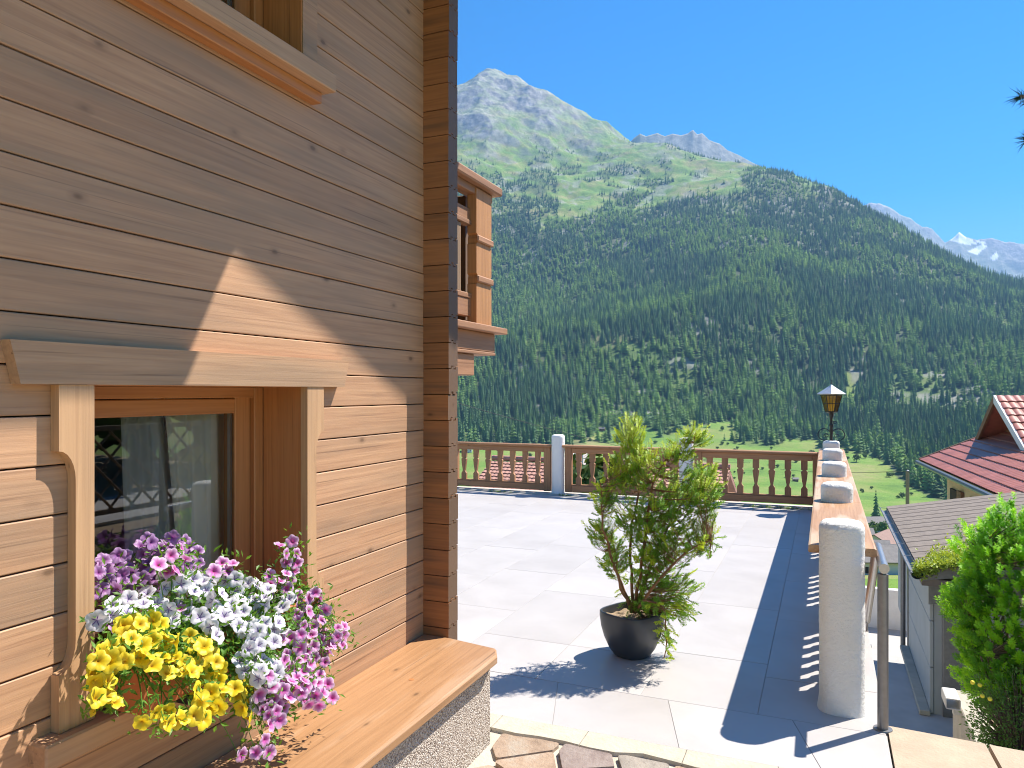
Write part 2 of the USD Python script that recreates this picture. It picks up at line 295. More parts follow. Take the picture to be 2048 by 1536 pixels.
mat('amber_glass', {'f': ('fresnel', {'IOR': 1.5}), 't': ('transparent_bsdf', {'color': (.80, .58, .16)}), 'd': ('translucent_bsdf', {'color': (.85, .60, .15)}), 'm0': ('mix_closure', {'fac': .45}), 'gl': ('glossy_bsdf', {'roughness': .08}), 'mx': ('mix_closure', {})},
    [('f.fac', 'mx.fac'), ('t.BSDF', 'm0.closure1'), ('d.BSDF', 'm0.closure2'), ('m0.closure', 'mx.closure1'), ('gl.BSDF', 'mx.closure2')], surface='mx.closure')
mat('sheer_cloth', {'t': ('transparent_bsdf', {}), 'd': ('diffuse_bsdf', {'color': (.88, .88, .88)}), 'l': ('translucent_bsdf', {'color': (.7, .7, .7)}), 'a': ('mix_closure', {'fac': .3}), 'mx': ('mix_closure', {'fac': .75})},
    [('d.BSDF', 'a.closure1'), ('l.BSDF', 'a.closure2'), ('t.BSDF', 'mx.closure1'), ('a.closure', 'mx.closure2')], surface='mx.closure')
plain('drape_cloth', (.80, .74, .66), .9, var=.06)
plain('roof_tile_red', (.38, .135, .088), .36, var=.28, scale=2.5)
plain('roof_tile_pink', (.42, .22, .17), .8, var=.2, scale=2.5)
# terrain: zone colours are r = woodland floor, g = rock, b = snow; the rest is grass
def ground_mat(name):
    mat(name, {'g': ('geometry', {}), 'z': ('attribute', {'attribute': 'zone'}), 's': ('separate_color', {}),
               'n': ('noise_texture', {'scale': .011, 'detail': 9.0, 'roughness': .62}), 'gr': ('rgb_ramp', {'ramp': [(.3, (.06, .145, .014)), (.46, (.125, .23, .02)), (.58, (.20, .24, .05)), (.72, (.31, .26, .12))]}),
               'n2': ('noise_texture', {'scale': .02, 'detail': 10.0, 'roughness': .7}), 'rk': ('rgb_ramp', {'ramp': [(.34, (.13, .125, .125)), (.5, (.26, .25, .235)), (.64, (.40, .38, .36))]}),
               'wd': ('rgb_ramp', {'ramp': [(.3, (.035, .055, .022)), (.7, (.085, .10, .04))]}),
               'm1': ('mix', {'mix_type': 'mix'}), 'm2': ('mix', {'mix_type': 'mix'}), 'm3': ('mix', {'mix_type': 'mix', 'color2': (.85, .87, .9)}),
               'b': ('bump', {'strength': .5, 'distance': 6.0}), 'p': ('principled_bsdf', {'roughness': .95})},
        [('z.color', 's.color'), ('g.position', 'n.vector'), ('g.position', 'n2.vector'), ('n.fac', 'gr.fac'), ('n2.fac', 'rk.fac'), ('n2.fac', 'wd.fac'), ('s.r', 'm1.fac'), ('gr.color', 'm1.color1'), ('wd.color', 'm1.color2'),
         ('s.g', 'm2.fac'), ('m1.color', 'm2.color1'), ('rk.color', 'm2.color2'), ('s.b', 'm3.fac'), ('m2.color', 'm3.color1'), ('m3.color', 'p.base_color'), ('n2.fac', 'b.height'), ('b.normal', 'p.normal')])
ground_mat('ground_look')

# ------------------------------------------------------------------ mountains and valley
NEAR = [(22, 1415), (30, 1262), (40, 1170), (60, 1172), (150, 1150), (300, 1108), (500, 1046), (700, 985), (900, 918)]
COL = {
  500: NEAR + [(1100, 868), (1350, 795), (1600, 720), (1800, 700), (2000, 650), (2300, 560), (2800, 440), (3300, 360), (3800, 300), (4300, 270), (4800, 300), (6500, 480)],
  915: NEAR + [(1100, 865), (1350, 790), (1600, 703), (1800, 690), (2000, 640), (2300, 550), (2800, 420), (3300, 330), (3800, 240), (4300, 168), (4800, 200), (6500, 450)],
  985: NEAR + [(1100, 865), (1350, 790), (1600, 692), (1800, 674), (2000, 628), (2300, 545), (2800, 420), (3300, 325), (3800, 222), (4300, 140), (4700, 168), (6500, 450)],
  1060: NEAR + [(1100, 865), (1350, 788), (1600, 680), (1800, 660), (2000, 618), (2300, 540), (2800, 424), (3300, 330), (3800, 230), (4150, 168), (4700, 205), (6500, 460)],
  1180: NEAR + [(1100, 866), (1350, 786), (1600, 665), (1800, 641), (2000, 602), (2300, 532), (2800, 430), (3300, 340), (3700, 282), (4000, 240), (4500, 275), (6500, 480)],
  1300: NEAR + [(1100, 866), (1350, 783), (1600, 650), (1800, 615), (2000, 580), (2300, 520), (2800, 420), (3200, 345), (3600, 288), (4200, 330), (6500, 500)],
  1400: NEAR + [(1100, 866), (1350, 780), (1600, 648), (1800, 602), (2000, 562), (2300, 495), (2800, 395), (3100, 345), (3400, 306), (4000, 350), (6500, 520)],
  1500: NEAR + [(1100, 866), (1350, 778), (1600, 652), (1800, 592), (2000, 545), (2300, 470), (2700, 390), (3000, 342), (3200, 326), (3800, 372), (6500, 540)],
  1640: NEAR + [(1100, 868), (1350, 784), (1600, 664), (1800, 605), (2000, 553), (2300, 475), (2550, 415), (2800, 367), (3300, 410), (6500, 570)],
  1750: NEAR + [(1100, 872), (1350, 792), (1600, 682), (1800, 622), (2000, 567), (2300, 492), (2500, 450), (2650, 427), (3200, 480), (6500, 600)],
  1900: NEAR + [(1100, 868), (1350, 780), (1600, 688), (1800, 637), (2000, 596), (2300, 540), (2500, 513), (3000, 550), (6500, 640)],
  2048: NEAR + [(1100, 850), (1350, 756), (1600, 690), (1800, 652), (2000, 622), (2300, 590), (2450, 576), (3000, 612), (6500, 670)],
  2350: NEAR + [(1100, 850), (1350, 756), (1600, 700), (1800, 672), (2000, 655), (2300, 640), (2450, 632), (3000, 655), (6500, 700)]}
def column_fn(knots, r):
    k = math.sqrt(1 + r * r); d = np.array([a for a, _ in knots]) * k
    z = np.array([HC - (v - V0) * a / F for a, v in knots])
    return PchipInterpolator(np.log(d), z, extrapolate=False), d[0], d[-1], z[0], z[-1]
def heightfield(cols, az, rho, behind=None):
    us = sorted(cols); az_k = [math.atan((u - U0) / F) for u in us]; fs = [column_fn(cols[u], (u - U0) / F) for u in us]
    H = []
    for fn, d0, d1, z0, z1 in fs:
        h = fn(np.log(np.clip(rho, d0 * 1.0001, d1 * .9999))); H.append(h)
    H = np.array(H)
    if behind is not None:
        az_k = [-math.pi] + [az_k[0] - .6] + az_k + [az_k[-1] + .6] + [math.pi]; b = behind(rho)
        H = np.vstack([b, (H[0] + b) / 2, H, (H[-1] + b) / 2, b])
    return PchipInterpolator(np.array(az_k), H, axis=0)(az)
def ridged(p, oct=5, seed=0):
    s, a, t = 0, 1.0, 0
    for o in range(oct):
        n = meshkit.noise(np.asarray(p) * 2 ** o, seed + o); s = s + a * (1 - np.abs(2 * n - 1)); t += a; a *= .5
    return s / t
az_view = np.linspace(math.atan((880 - U0) / F), math.atan((2120 - U0) / F), 620)
az_all = np.concatenate([np.linspace(-math.pi, az_view[0], 120)[:-1], az_view, np.linspace(az_view[-1], math.pi, 110)[1:]])
rho_all = np.concatenate([np.geomspace(22, 600, 90)[:-1], np.geomspace(600, 1500, 170)[:-1], np.linspace(1500, 4600, 330)[:-1], np.geomspace(4600, 7200, 24)])
Hh = heightfield(COL, az_all, rho_all, behind=lambda r: np.interp(r, [22, 60, 200, 800, 2500, 7200], [-3.6, -3, 20, 200, 600, 700]))
AZ, RH = np.meshgrid(az_all, rho_all, indexing='ij')
ca, sa = np.cos(AZ), np.sin(AZ)
TX = RH * (ca * FWD[0] + sa * RGT[0]); TY = RH * (ca * FWD[1] + sa * RGT[1])
P2 = np.stack([TX, TY, np.zeros_like(TX)], -1)
amp_far = np.clip((RH - 700) / 1500, 0, 1); alt = Hh
n_big = meshkit.fbm(P2 / 420, 4, 3) - .5; n_mid = meshkit.fbm(P2 / 90, 4, 11) - .5
rock_amt = np.clip((alt - 900) / 500, 0, 1)
rg = ridged(P2 / 230, 6, 21) - .62
TZ = Hh + amp_far * (n_big * 105 + n_mid * 26) + rock_amt * rg * 72 + np.clip((RH - 60) / 500, 0, 1) * (meshkit.fbm(P2 / 70, 3, 5) - .5) * 7
TP = np.stack([TX, TY, TZ], -1)
PU, PV = project(TP); PU = np.where(TP @ FWD > 5, PU, -9999)
def sm(x, a, b): t = np.clip((x - a) / (b - a), 0, 1); return t * t * (3 - 2 * t)
def in_poly(pts, u, v):
    x, y = np.asarray(u), np.asarray(v); inside = np.zeros(x.shape, bool); n = len(pts)
    for i in range(n):
        (x1, y1), (x2, y2) = pts[i], pts[(i + 1) % n]
        c = ((y1 > y) != (y2 > y)) & (x < (x2 - x1) * (y - y1) / (y2 - y1 + 1e-9) + x1); inside ^= c
    return inside
CLEAR = [[(1268, 425), (1275, 405), (1330, 372), (1420, 352), (1480, 352), (1492, 385), (1400, 392), (1330, 404)], [(1105, 445), (1130, 400), (1175, 380), (1212, 412), (1180, 430)], [(1070, 465), (1095, 425), (1110, 430), (1085, 460)],
         [(1330, 885), (1345, 868), (1420, 846), (1478, 838), (1470, 862), (1495, 878), (1400, 892)], [(1170, 880), (1190, 864), (1300, 856), (1320, 872), (1290, 890)], [(1560, 892), (1570, 880), (1640, 878), (1640, 896)],
         [(1690, 745), (1718, 745), (1712, 800), (1690, 820)], [(1845, 920), (1870, 888), (1905, 875), (1915, 890)]]
LOWV = ([880, 918, 1000, 1100, 1200, 1300, 1400, 1460, 1500, 1600, 1690, 1740, 1770, 1800, 1850, 1900, 2120], [888, 888, 894, 892, 884, 874, 872, 880, 890, 893, 898, 908, 930, 960, 990, 1015, 1015])
UPV = ([880, 960, 1010, 1080, 1160, 1250, 1330, 1420, 1475, 1510, 1540, 1590, 1640, 1700, 2120], [400, 395, 390, 420, 430, 420, 400, 392, 384, 362, 350, 356, 345, 310, 200])
def density(u, v, X_, Y_):
    q = np.stack([X_, Y_, np.zeros_like(X_)], -1); nz = meshkit.fbm(q / 55, 4, 31) - .5; nb = meshkit.fbm(q / 160, 3, 41) - .5
    low = np.interp(u, *LOWV) + nz * 26; up = np.interp(u, *UPV) + nb * 130 + nz * 46
    d = sm(low - v, -4, 8) * sm(v - up, -12, 16)
    scat = sm(v, 258, 320) * sm(nb + nz * .7, -.02, .12) * (v < up + 10) * np.where(u < 1560, 1, 0) * .55
    d = np.maximum(d, scat)
    for c in CLEAR: d = np.where(in_poly(c, u + nz * 16, v + nz * 10), d * .05, d)
    d = np.where((v < 640) | (nb < .10), d, d * (1 - .5 * sm(nb, .10, .2)))
    return d
DEN = density(PU, PV, TX, TY)
slope = np.abs(np.gradient(TZ, axis=1)) / (np.gradient(RH, axis=1) + 1e-6)
nz3 = meshkit.fbm(P2 / 120, 4, 61) - .5
zr = np.where((PU > 300) & (RH > 600), DEN, 0) * .95
zg = np.clip(sm(-PV - nz3 * 190, -330, -190) * .68 + sm(slope, .85, 1.25) * .5 * (RH > 900), 0, 1) * (RH > 1000)
crag = sm(meshkit.fbm(P2 / 60, 4, 77), .60, .68) * (RH > 1100) * (PU > 800) * np.where(PV > 640, .8, .6) * (PV < 835)
zg = np.clip(np.maximum(zg, crag * .8), 0, 1)
ni, nj = AZ.shape; idx = np.arange(ni * nj).reshape(ni, nj)
quads = np.stack([idx[:-1, :-1], idx[1:, :-1], idx[1:, 1:], idx[:-1, 1:]], -1).reshape(-1, 4)[:, ::-1]
o = struct('mountain_and_valley', (TP.reshape(-1, 3), quads), 'ground_look', smooth=True)
primvar(o, 'zone', np.stack([zr, zg, np.zeros_like(zr)], -1).reshape(-1, 3))
def far_range(name, sil, base_v, d0, d1, seed, amp, zone):
    us = np.array([s[0] for s in sil]); vs = np.array([s[1] for s in sil])
    r = np.linspace((us[0] - U0) / F, (us[-1] - U0) / F, 320); vtop = np.interp(r * F + U0, us, vs)
    t = np.concatenate([np.linspace(0, 1, 90), 1 + np.linspace(.04, .6, 12)])
    R_, T_ = np.meshgrid(r, t, indexing='ij'); D_ = d0 + (d1 - d0) * T_
    up = np.where(T_ <= 1, T_ ** 1.25, 1 - (T_ - 1) * 1.2)
    ker = np.hanning(41); ker /= ker.sum(); vsm = np.convolve(np.pad(vtop, 20, mode='edge'), ker, 'valid'); wj = np.clip(T_, 0, 1) ** 9; vt = vsm[:, None] * (1 - wj) + vtop[:, None] * wj
    V_ = base_v + (vt - base_v) * up; Zz = HC - (V_ - V0) * D_ / F
    Pq = D_[..., None] * (FWD + R_[..., None] * RGT); n = ridged(np.concatenate([Pq[..., :2] / 900, np.zeros_like(Zz)[..., None]], -1), 6, seed) - .62
    Zz = Zz + n * amp * np.sin(np.clip(T_, 0, 1) * math.pi * .80 + .1); Pq[..., 2] = Zz
    i_, j_ = R_.shape; ix = np.arange(i_ * j_).reshape(i_, j_); q = np.stack([ix[:-1, :-1], ix[1:, :-1], ix[1:, 1:], ix[:-1, 1:]], -1).reshape(-1, 4)
    o = struct(name, (Pq.reshape(-1, 3), q[:, ::-1]), 'ground_look', smooth=True); uu, vv = project(Pq)
    primvar(o, 'zone', zone(uu, vv, n).reshape(-1, 3))
far_range('rocky_peak', [(1180, 340), (1240, 300), (1268, 274), (1280, 267), (1292, 274), (1315, 268), (1330, 275), (1345, 271), (1362, 277), (1376, 272), (1386, 265), (1395, 274), (1404, 272), (1418, 284), (1440, 292), (1455, 303), (1475, 310), (1520, 332), (1600, 380), (1680, 440)], 480, 4600, 5600, 5, 150,
          lambda u, v, n: np.stack([.75 + u * 0, np.clip(.45 + 1.5 * n, 0, .75), u * 0], -1))
SNOW = [[(1896, 478), (1918, 460), (1932, 474), (1955, 486), (1935, 488), (1912, 482)], [(1934, 500), (1958, 491), (1976, 490), (1952, 508)], [(1978, 513), (1992, 503), (1996, 512), (1984, 521)], [(1948, 481), (1975, 484), (1966, 489)]]
def snow_zone(u, v, n):
    s = np.zeros(u.shape)
    for c in SNOW: s = np.maximum(s, in_poly(c, u + n * 10, v + n * 10) * 1.0)
    return np.stack([u * 0, np.clip(.95 + n, .6, 1), s], -1)
far_range('snow_mountain', [(1680, 430), (1740, 412), (1762, 408), (1780, 412), (1800, 424), (1822, 432), (1845, 452), (1865, 456), (1890, 480), (1905, 472), (1918, 461), (1932, 473), (1955, 482), (1985, 482), (2010, 490), (2048, 492), (2120, 488), (2200, 515)], 640, 6800, 9000, 9, 330, snow_zone)

# ------------------------------------------------------------------ forest
def conifer(seed, tiers, n, h, r0, droop, pw=1.0):
    """A conifer: trunk, and tiers of drooping boughs of uneven length."""
    g = np.random.default_rng(seed); m, tr = MB(), MB()
    tr.tube([(0, 0, -1.5), (0, 0, h * .5), (0, 0, h * .96)], [.022 * h, .014 * h, .002 * h], 5, False)
    for t in range(tiers):
        f = t / (tiers - 1); z = h * (.10 + .84 * f); r = r0 * (1 - f) ** pw + .025 * h; k = max(4, int(n * (1 - .5 * f)))
        for j in range(k):
            a = 2 * math.pi * (j + g.uniform(-.35, .35)) / k + t * 1.3; L = r * g.uniform(.65, 1.15); w = L * g.uniform(.42, .62)
            dz = z + h * g.uniform(-.02, .02); dx, dy = math.cos(a), math.sin(a)
            tip = (dx * L, dy * L, dz - droop * L); bl = (dx * L * .5 - dy * w, dy * L * .5 + dx * w, dz - droop * L * .75); br = (dx * L * .5 + dy * w, dy * L * .5 - dx * w, dz - droop * L * .75)
            top = (0, 0, dz + h * .075)
            m.add([top, bl, tip, br], [[0, 1, 2], [0, 2, 3]])
    m.add([(0, 0, h * 1.02), (.02 * h, 0, h * .93), (-.01 * h, .017 * h, h * .93), (-.01 * h, -.017 * h, h * .93)], [[0, 1, 2], [0, 2, 3], [0, 3, 1]])
    return m.mesh(), tr.mesh()
protos = UsdGeom.Scope.Define(stage, '/World/forest_kinds') if False else None
KIND = [('conifer_deep', conifer(1, 9, 8, 22, 4.4, .55)), ('conifer_mid', conifer(2, 8, 8, 20, 4.4, .45)), ('larch_light', conifer(3, 7, 8, 20, 4.8, .25, .8)), ('conifer_deep', conifer(4, 10, 7, 24, 4.0, .65)), ('conifer_mid', conifer(5, 6, 8, 17, 5.0, .2, .65))]
# pick tree spots on the terrain
cell_area = np.abs(np.gradient(RH, axis=1) * RH * np.gradient(AZ, axis=0))
vis = (PU > 815) & (PU < 2110) & (RH > 700) & (RH < 4300)
hump = np.maximum.accumulate(np.where(RH > 30, (TZ - HC) / RH, -9), axis=1)
seen = (TZ + 26 - HC) / RH >= hump - .0005
spacing = np.interp(RH, [800, 1500, 2500, 4000], [7.6, 8.2, 8.8, 10.5])
lam = np.where(vis & seen, DEN * (cell_area / spacing ** 2), 0) * (1 - .5 * crag)
lam[0], lam[-1] = 0, 0
cnt = rng.poisson(np.clip(lam, 0, 60)); ii, jj = np.nonzero(cnt); reps = cnt[ii, jj]; ii, jj = np.repeat(ii, reps), np.repeat(jj, reps)
ii, jj = np.clip(ii, 0, ni - 2), np.clip(jj, 0, nj - 2); fu, fv = rng.random(len(ii)), rng.random(len(ii))
def bil(A): return (A[ii, jj] * (1 - fu) * (1 - fv) + A[ii + 1, jj] * fu * (1 - fv) + A[ii, jj + 1] * (1 - fu) * fv + A[ii + 1, jj + 1] * fu * fv)
TR = np.stack([bil(TX), bil(TY), bil(TZ) - .4], -1); trho = bil(RH)
tu, tv = project(TR)
mixn = meshkit.fbm(np.stack([TR[:, 0], TR[:, 1], np.zeros(len(TR))], -1) / 170, 3, 91)
pr = rng.random(len(TR)); larch = sm(mixn + (tv > 620) * .08, .46, .56) * .85
kind = np.where(pr < larch, np.where(rng.random(len(TR)) < .6, 2, 4), rng.choice([0, 1, 3], len(TR)))
scl = rng.choice([.6, .85, 1.0, 1.2], len(TR)) * rng.uniform(.85, 1.2, len(TR)) * np.interp(tv, [280, 420, 600], [.5, .9, 1.18])
near_first = np.argsort(-(scl * 22 / trho)); vis_ok = (tu > 918) & (tu < 2040)
solo = near_first[vis_ok[near_first]][:260]; rest = np.setdiff1d(np.arange(len(TR)), solo)
pi = UsdGeom.PointInstancer.Define(stage, path_for('conifer_forest', None))
tag(pi, 'dense forest of dark conifers and paler larches covering the mountainside', 'forest', kind='stuff')
inv = UsdGeom.Scope.Define(stage, '/World/conifer_forest/kinds')
targets = []
for k, (mt, (cv, tv_)) in enumerate(KIND):
    x = UsdGeom.Xform.Define(stage, f'/World/conifer_forest/kinds/conifer_{k:03d}'); targets.append(x.GetPath())
    usdkit.mesh(stage, f'{x.GetPath()}/crown', cv, '/World/Looks/' + mt)
UsdGeom.Imageable(inv).GetPrim().SetSpecifier(Sdf.SpecifierOver) if False else None
pi.CreatePrototypesRel().SetTargets(targets)
pi.CreatePositionsAttr(Vt.Vec3fArray.FromNumpy(TR[rest].astype(np.float32))); pi.CreateProtoIndicesAttr(Vt.IntArray.FromNumpy(kind[rest].astype(np.int32)))
yaw = rng.uniform(0, math.pi, len(rest)); q4 = np.stack([np.cos(yaw), 0 * yaw, 0 * yaw, np.sin(yaw)], 1)
pi.CreateOrientationsAttr(Vt.QuathArray([Gf.Quath(float(a[0]), 0, 0, float(a[3])) for a in q4]))
sq = np.stack([scl[rest] * rng.uniform(.8, 1.15, len(rest)), scl[rest] * rng.uniform(.8, 1.15, len(rest)), scl[rest] * rng.uniform(.85, 1.2, len(rest))], 1)
pi.CreateScalesAttr(Vt.Vec3fArray.FromNumpy(sq.astype(np.float32)))
stage.CreateClassPrim('/World/tree_kinds') if False else None
CLS = []
for k, (mt, (cv, tv_)) in enumerate(KIND):
    c = stage.CreateClassPrim(f'/tree_kind_{k:03d}'); CLS.append(c.GetPath())
    usdkit.mesh(stage, f'/tree_kind_{k:03d}/crown', cv, '/World/Looks/' + mt); usdkit.mesh(stage, f'/tree_kind_{k:03d}/trunk', tv_, '/World/Looks/bark_grey')
def place_class(name, cls, loc, s, rz, label, cat, group=None):
    p = UsdGeom.Xform.Define(stage, path_for(name, None)); x = UsdGeom.XformCommonAPI(p); x.SetTranslate(Gf.Vec3d(*map(float, loc))); x.SetRotate(Gf.Vec3f(0, 0, rz)); x.SetScale(Gf.Vec3f(*np.broadcast_to(s, 3).astype(float).tolist()))
    p = tag(p, label, cat, group); p.GetReferences().AddInternalReference(cls); p.SetInstanceable(True); return p
for t in solo:
    lt = kind[t] in (2, 4)
    place_class('larch_tree' if lt else 'conifer_tree', CLS[kind[t]], TR[t], scl[t] * rng.uniform(.9, 1.1, 3), rng.uniform(0, 360),
                'pale green larch at the foot of the forested slope' if lt else 'dark green conifer at the foot of the forested slope', 'tree', 'larches at the foot of the forest' if lt else 'conifers at the foot of the forest')
def round_tree(seed, h, r):
    g = np.random.default_rng(seed); m = MB()
    for _ in range(260):
        d = g.normal(size=3); d /= np.linalg.norm(d); p = d * r * g.uniform(.55, 1.05) * (1 + .35 * math.sin(3 * d[0] + seed) * d[1]); p[2] = p[2] * h / (2.4 * r) + h * .58
        s = r * g.uniform(.16, .3); a = g.normal(size=3); a /= np.linalg.norm(a); b = np.cross(a, d); b /= np.linalg.norm(b) + 1e-9
        m.add([p - a * s, p + b * s * .7, p + a * s, p - b * s * .7], [[0, 1, 2], [0, 2, 3]])
    tr = MB(); tr.tube([(0, 0, -.6), (.02 * h, 0, h * .35), (0, 0, h * .7)], [.05 * h, .035 * h, .01 * h], 6)
    return m.mesh(), tr.mesh()
for k in range(3):
    c = stage.CreateClassPrim(f'/broad_kind_{k:03d}'); cv, tv_ = round_tree(50 + k, 9, 3.6)
    usdkit.mesh(stage, f'/broad_kind_{k:03d}/crown', cv, '/World/Looks/broadleaf'); usdkit.mesh(stage, f'/broad_kind_{k:03d}/trunk', tv_, '/World/Looks/bark_grey')
def terrain_at(u, v):
    """The first terrain point seen at a pixel."""
    i = int(np.argmin(np.abs(az_all - math.atan((u - U0) / F)))); col = PV[i]; ok = np.nonzero((RH[i] > 120) & (col <= v))[0]
    j = ok[0] if len(ok) else nj - 1; return TP[i, j]
for (u, v, s) in [(1500, 872, 2.6), (1640, 880, 1.5), (1415, 920, 1.0), (1435, 940, .9), (1470, 905, .8), (1545, 930, 1.1), (1590, 925, 1.0), (1575, 955, .8), (1712, 925, 1.5), (1730, 918, 1.2), (1800, 915, 2.0), (1825, 955, 1.5), (1840, 935, 1.4),
                  (1850, 975, 1.3), (1700, 1062, 1.6), (1745, 1075, 1.3), (1765, 1072, 1.2), (1724, 985, .6), (1360, 965, 1.0), (1395, 975, 1.2), (1000, 912, 1.0), (1060, 918, 1.1), (1465, 850, 1.3), (1445, 862, 1.0), (1340, 868, 1.0), (1895, 965, 1.6), (1875, 940, 1.5)]:
    p = terrain_at(u, v); place_class('valley_tree', f'/broad_kind_{int(rng.integers(3)):03d}', p, s * .75 * max(1, np.hypot(*p[:2]) / 1100), rng.uniform(0, 360), 'round leafy tree or bush standing in the green valley meadows', 'tree', 'leafy trees scattered over the valley meadows')
gb = np.random.default_rng(15)
for (ua, ub, va, vb, n_, s) in ((1420, 1630, 895, 912, 9, .75), (1300, 1500, 884, 892, 7, .6), (1430, 1620, 925, 975, 8, .6), (1692, 1800, 902, 930, 6, .7), (1770, 1850, 940, 1000, 10, .95), (925, 1090, 893, 905, 7, .7), (1700, 1830, 960, 1010, 4, .5), (1480, 1700, 872, 886, 8, .8)):
    for _ in range(n_):
        p = terrain_at(gb.uniform(ua, ub), gb.uniform(va, vb)); place_class('valley_bush', f'/broad_kind_{int(gb.integers(3)):03d}', p, s * gb.uniform(.5, 1.1) * max(.6, np.hypot(*p[:2]) / 1100) * np.array([1.25, 1.25, .8]), gb.uniform(0, 360), 'dark rounded bush in the hedges and slopes of the valley meadows', 'bush', 'bushes dotted over the valley meadows')
p = terrain_at(1752, 1040); place_class('lone_spruce', CLS[0], p, .9, 20, 'dark pointed spruce standing alone below the meadow, left of the garage gutter', 'tree')

# ------------------------------------------------------------------ village houses in the valley
def far_house(p, w, l, h, rz, wall, roof, label, group=None):
    t = thing('village_house', label, 'house', p, rz, group); b = MB().box(-l / 2, l / 2, -w / 2, w / 2, -4, h)
    b.prism([(-w / 2, h), (w / 2, h), (0, h + w * .28)], l, (np.array([-l / 2, 0, 0]), Y, Z, X)); obj('wall', b, wall, t)
    for s in (-1, 1):
        m = MB(); e = .8; n = np.array([0, s * .28, .5]); n /= np.linalg.norm(n)
        a = np.array([-l / 2 - e, s * (w / 2 + e), h - e * .56]); c = np.array([-l / 2 - e, 0, h + w * .28])
        q = [a, c, c + X * (l + 2 * e), a + X * (l + 2 * e)]; m.add(q + [k + n * .3 for k in q], [[0, 1, 2, 3], [4, 7, 6, 5], [0, 3, 7, 4], [1, 5, 6, 2], [0, 4, 5, 1], [3, 2, 6, 7]]); obj('roof', m, roof, t)
    for s in (-1, 1):
        for k in range(max(2, int(l / 3.2))):
            for lev in range(max(1, int(h / 2.9))):
                xw = -l / 2 + (k + .5) * l / max(2, int(l / 3.2)); obj('window', MB().box(xw - .5, xw + .5, s * w / 2 - .06, s * w / 2 + .06, .9 + lev * 2.8, 2.2 + lev * 2.8), 'dark_gap', t)
    for lev in range(max(1, int(h / 2.9))):
        for k in (-.25, .25): obj('window', MB().box(-l / 2 - .06, -l / 2 + .06, k * w - .5, k * w + .5, .9 + lev * 2.8, 2.2 + lev * 2.8), 'dark_gap', t)
HOUSES = [(1742, 1068, 10, 14, 6, .5, 'house_white', 'roof_far_grey', 'grey roofed white house in the valley just left of the garage gutter'), (1716, 1090, 9, 12, 5, .2, 'house_white', 'roof_far_grey', 'low white village house beside the stucco post, under the lone spruce'),
          (1765, 1110, 11, 18, 5, 1.2, 'house_white', 'roof_far_red', 'long white village building with brown roof above the handrail'), (1735, 1120, 9, 12, 4, .1, 'house_white', 'roof_far_grey', 'small pale village house right above the top of the handrail'),
          (935, 905, 10, 12, 6, .4, 'house_white', 'roof_far_grey', 'white village house seen through the balusters beside the log corner'), (1190, 906, 9, 10, 5, .8, 'house_white', 'roof_far_red', 'white village house seen through the middle railing panel, left of the yew'),
          (1590, 963, 4, 5, 2.5, .3, 'house_wood', 'roof_far_grey', 'tiny dark hay hut in the meadow seen through the right railing panel'), (1205, 862, 6, 9, 3, .1, 'house_wood', 'roof_far_grey', 'brown hay barn on the meadow at the forest edge left of the yew')]
HOUSES.append((1752, 1150, 8, 11, 3.5, .35, 'house_white', 'roof_far_grey', 'pale low house just above the white parapet wall, left of the gutter'))
for u, v, w, l, h, rz, wl, rf, lb in HOUSES: far_house(terrain_at(u, v) + [0, 0, .2], w, l, h, rz, wl, rf, lb)
# ------------------------------------------------------------------ the timber house
WX = -1.99; LOGY = 3.48; PITCH = .14; Z0 = 1.683; PIL = -1.837
house = thing('timber_house', 'weathered brown plank house with log corner, deep windows and a carved balcony', 'house')
OPEN = [(1.505, 2.47, .80, 1.77), (1.505, 2.47, 3.08, 4.06)]
def wall_with_holes(x0, x1, y0, y1, z0, z1, holes):
    m = MB(); zs = sorted({z0, z1, *[h[2] for h in holes], *[h[3] for h in holes]}); zs = [z for z in zs if z0 <= z <= z1]
    for a, b in zip(zs[:-1], zs[1:]):
        cut = sorted([(h[0], h[1]) for h in holes if h[2] <= a + 1e-6 and h[3] >= b - 1e-6]); y = y0
        for c0, c1 in cut: m.box(x0, x1, y, c0, a, b); y = c1
        m.box(x0, x1, y, y1, a, b)
    return m
core = wall_with_holes(-2.22, -2.036, -4, 3.57, -.3, 5.4, OPEN)
core.box(-9, -8.8, -4, 3.57, -.3, 6); core.box(-8.8, -2.22, -4, -3.8, -.3, 6); core.box(-3.50, -2.22, 3.40, 3.57, -.3, 5.6).box(-8.8, -3.78, 3.40, 3.57, -.3, 5.6).box(-3.78, -3.50, 3.40, 3.57, -.3, .85).box(-3.78, -3.50, 3.40, 3.57, 2.05, 5.6)
obj('wall_core', core, 'wall_core', house)
room = MB().box(-7, -2.23, -1, -.95, .0, 4.6).box(-3.50, -2.23, 3.3, 3.35, 0, 4.6).box(-7, -3.78, 3.3, 3.35, 0, 4.6).box(-3.78, -3.50, 3.3, 3.35, 0, .85).box(-3.78, -3.50, 3.3, 3.35, 2.05, 4.6).box(-7.05, -7, -1, 3.35, 0, 4.6).box(-7, -2.23, -1, 3.35, .05, .1).box(-7, -2.23, -1, 3.35, 2.5, 2.7).box(-7, -2.23, -1, 3.35, 4.5, 4.6)
obj('room_lining', room, 'room_wall', house)
pr_ = np.random.default_rng(3)
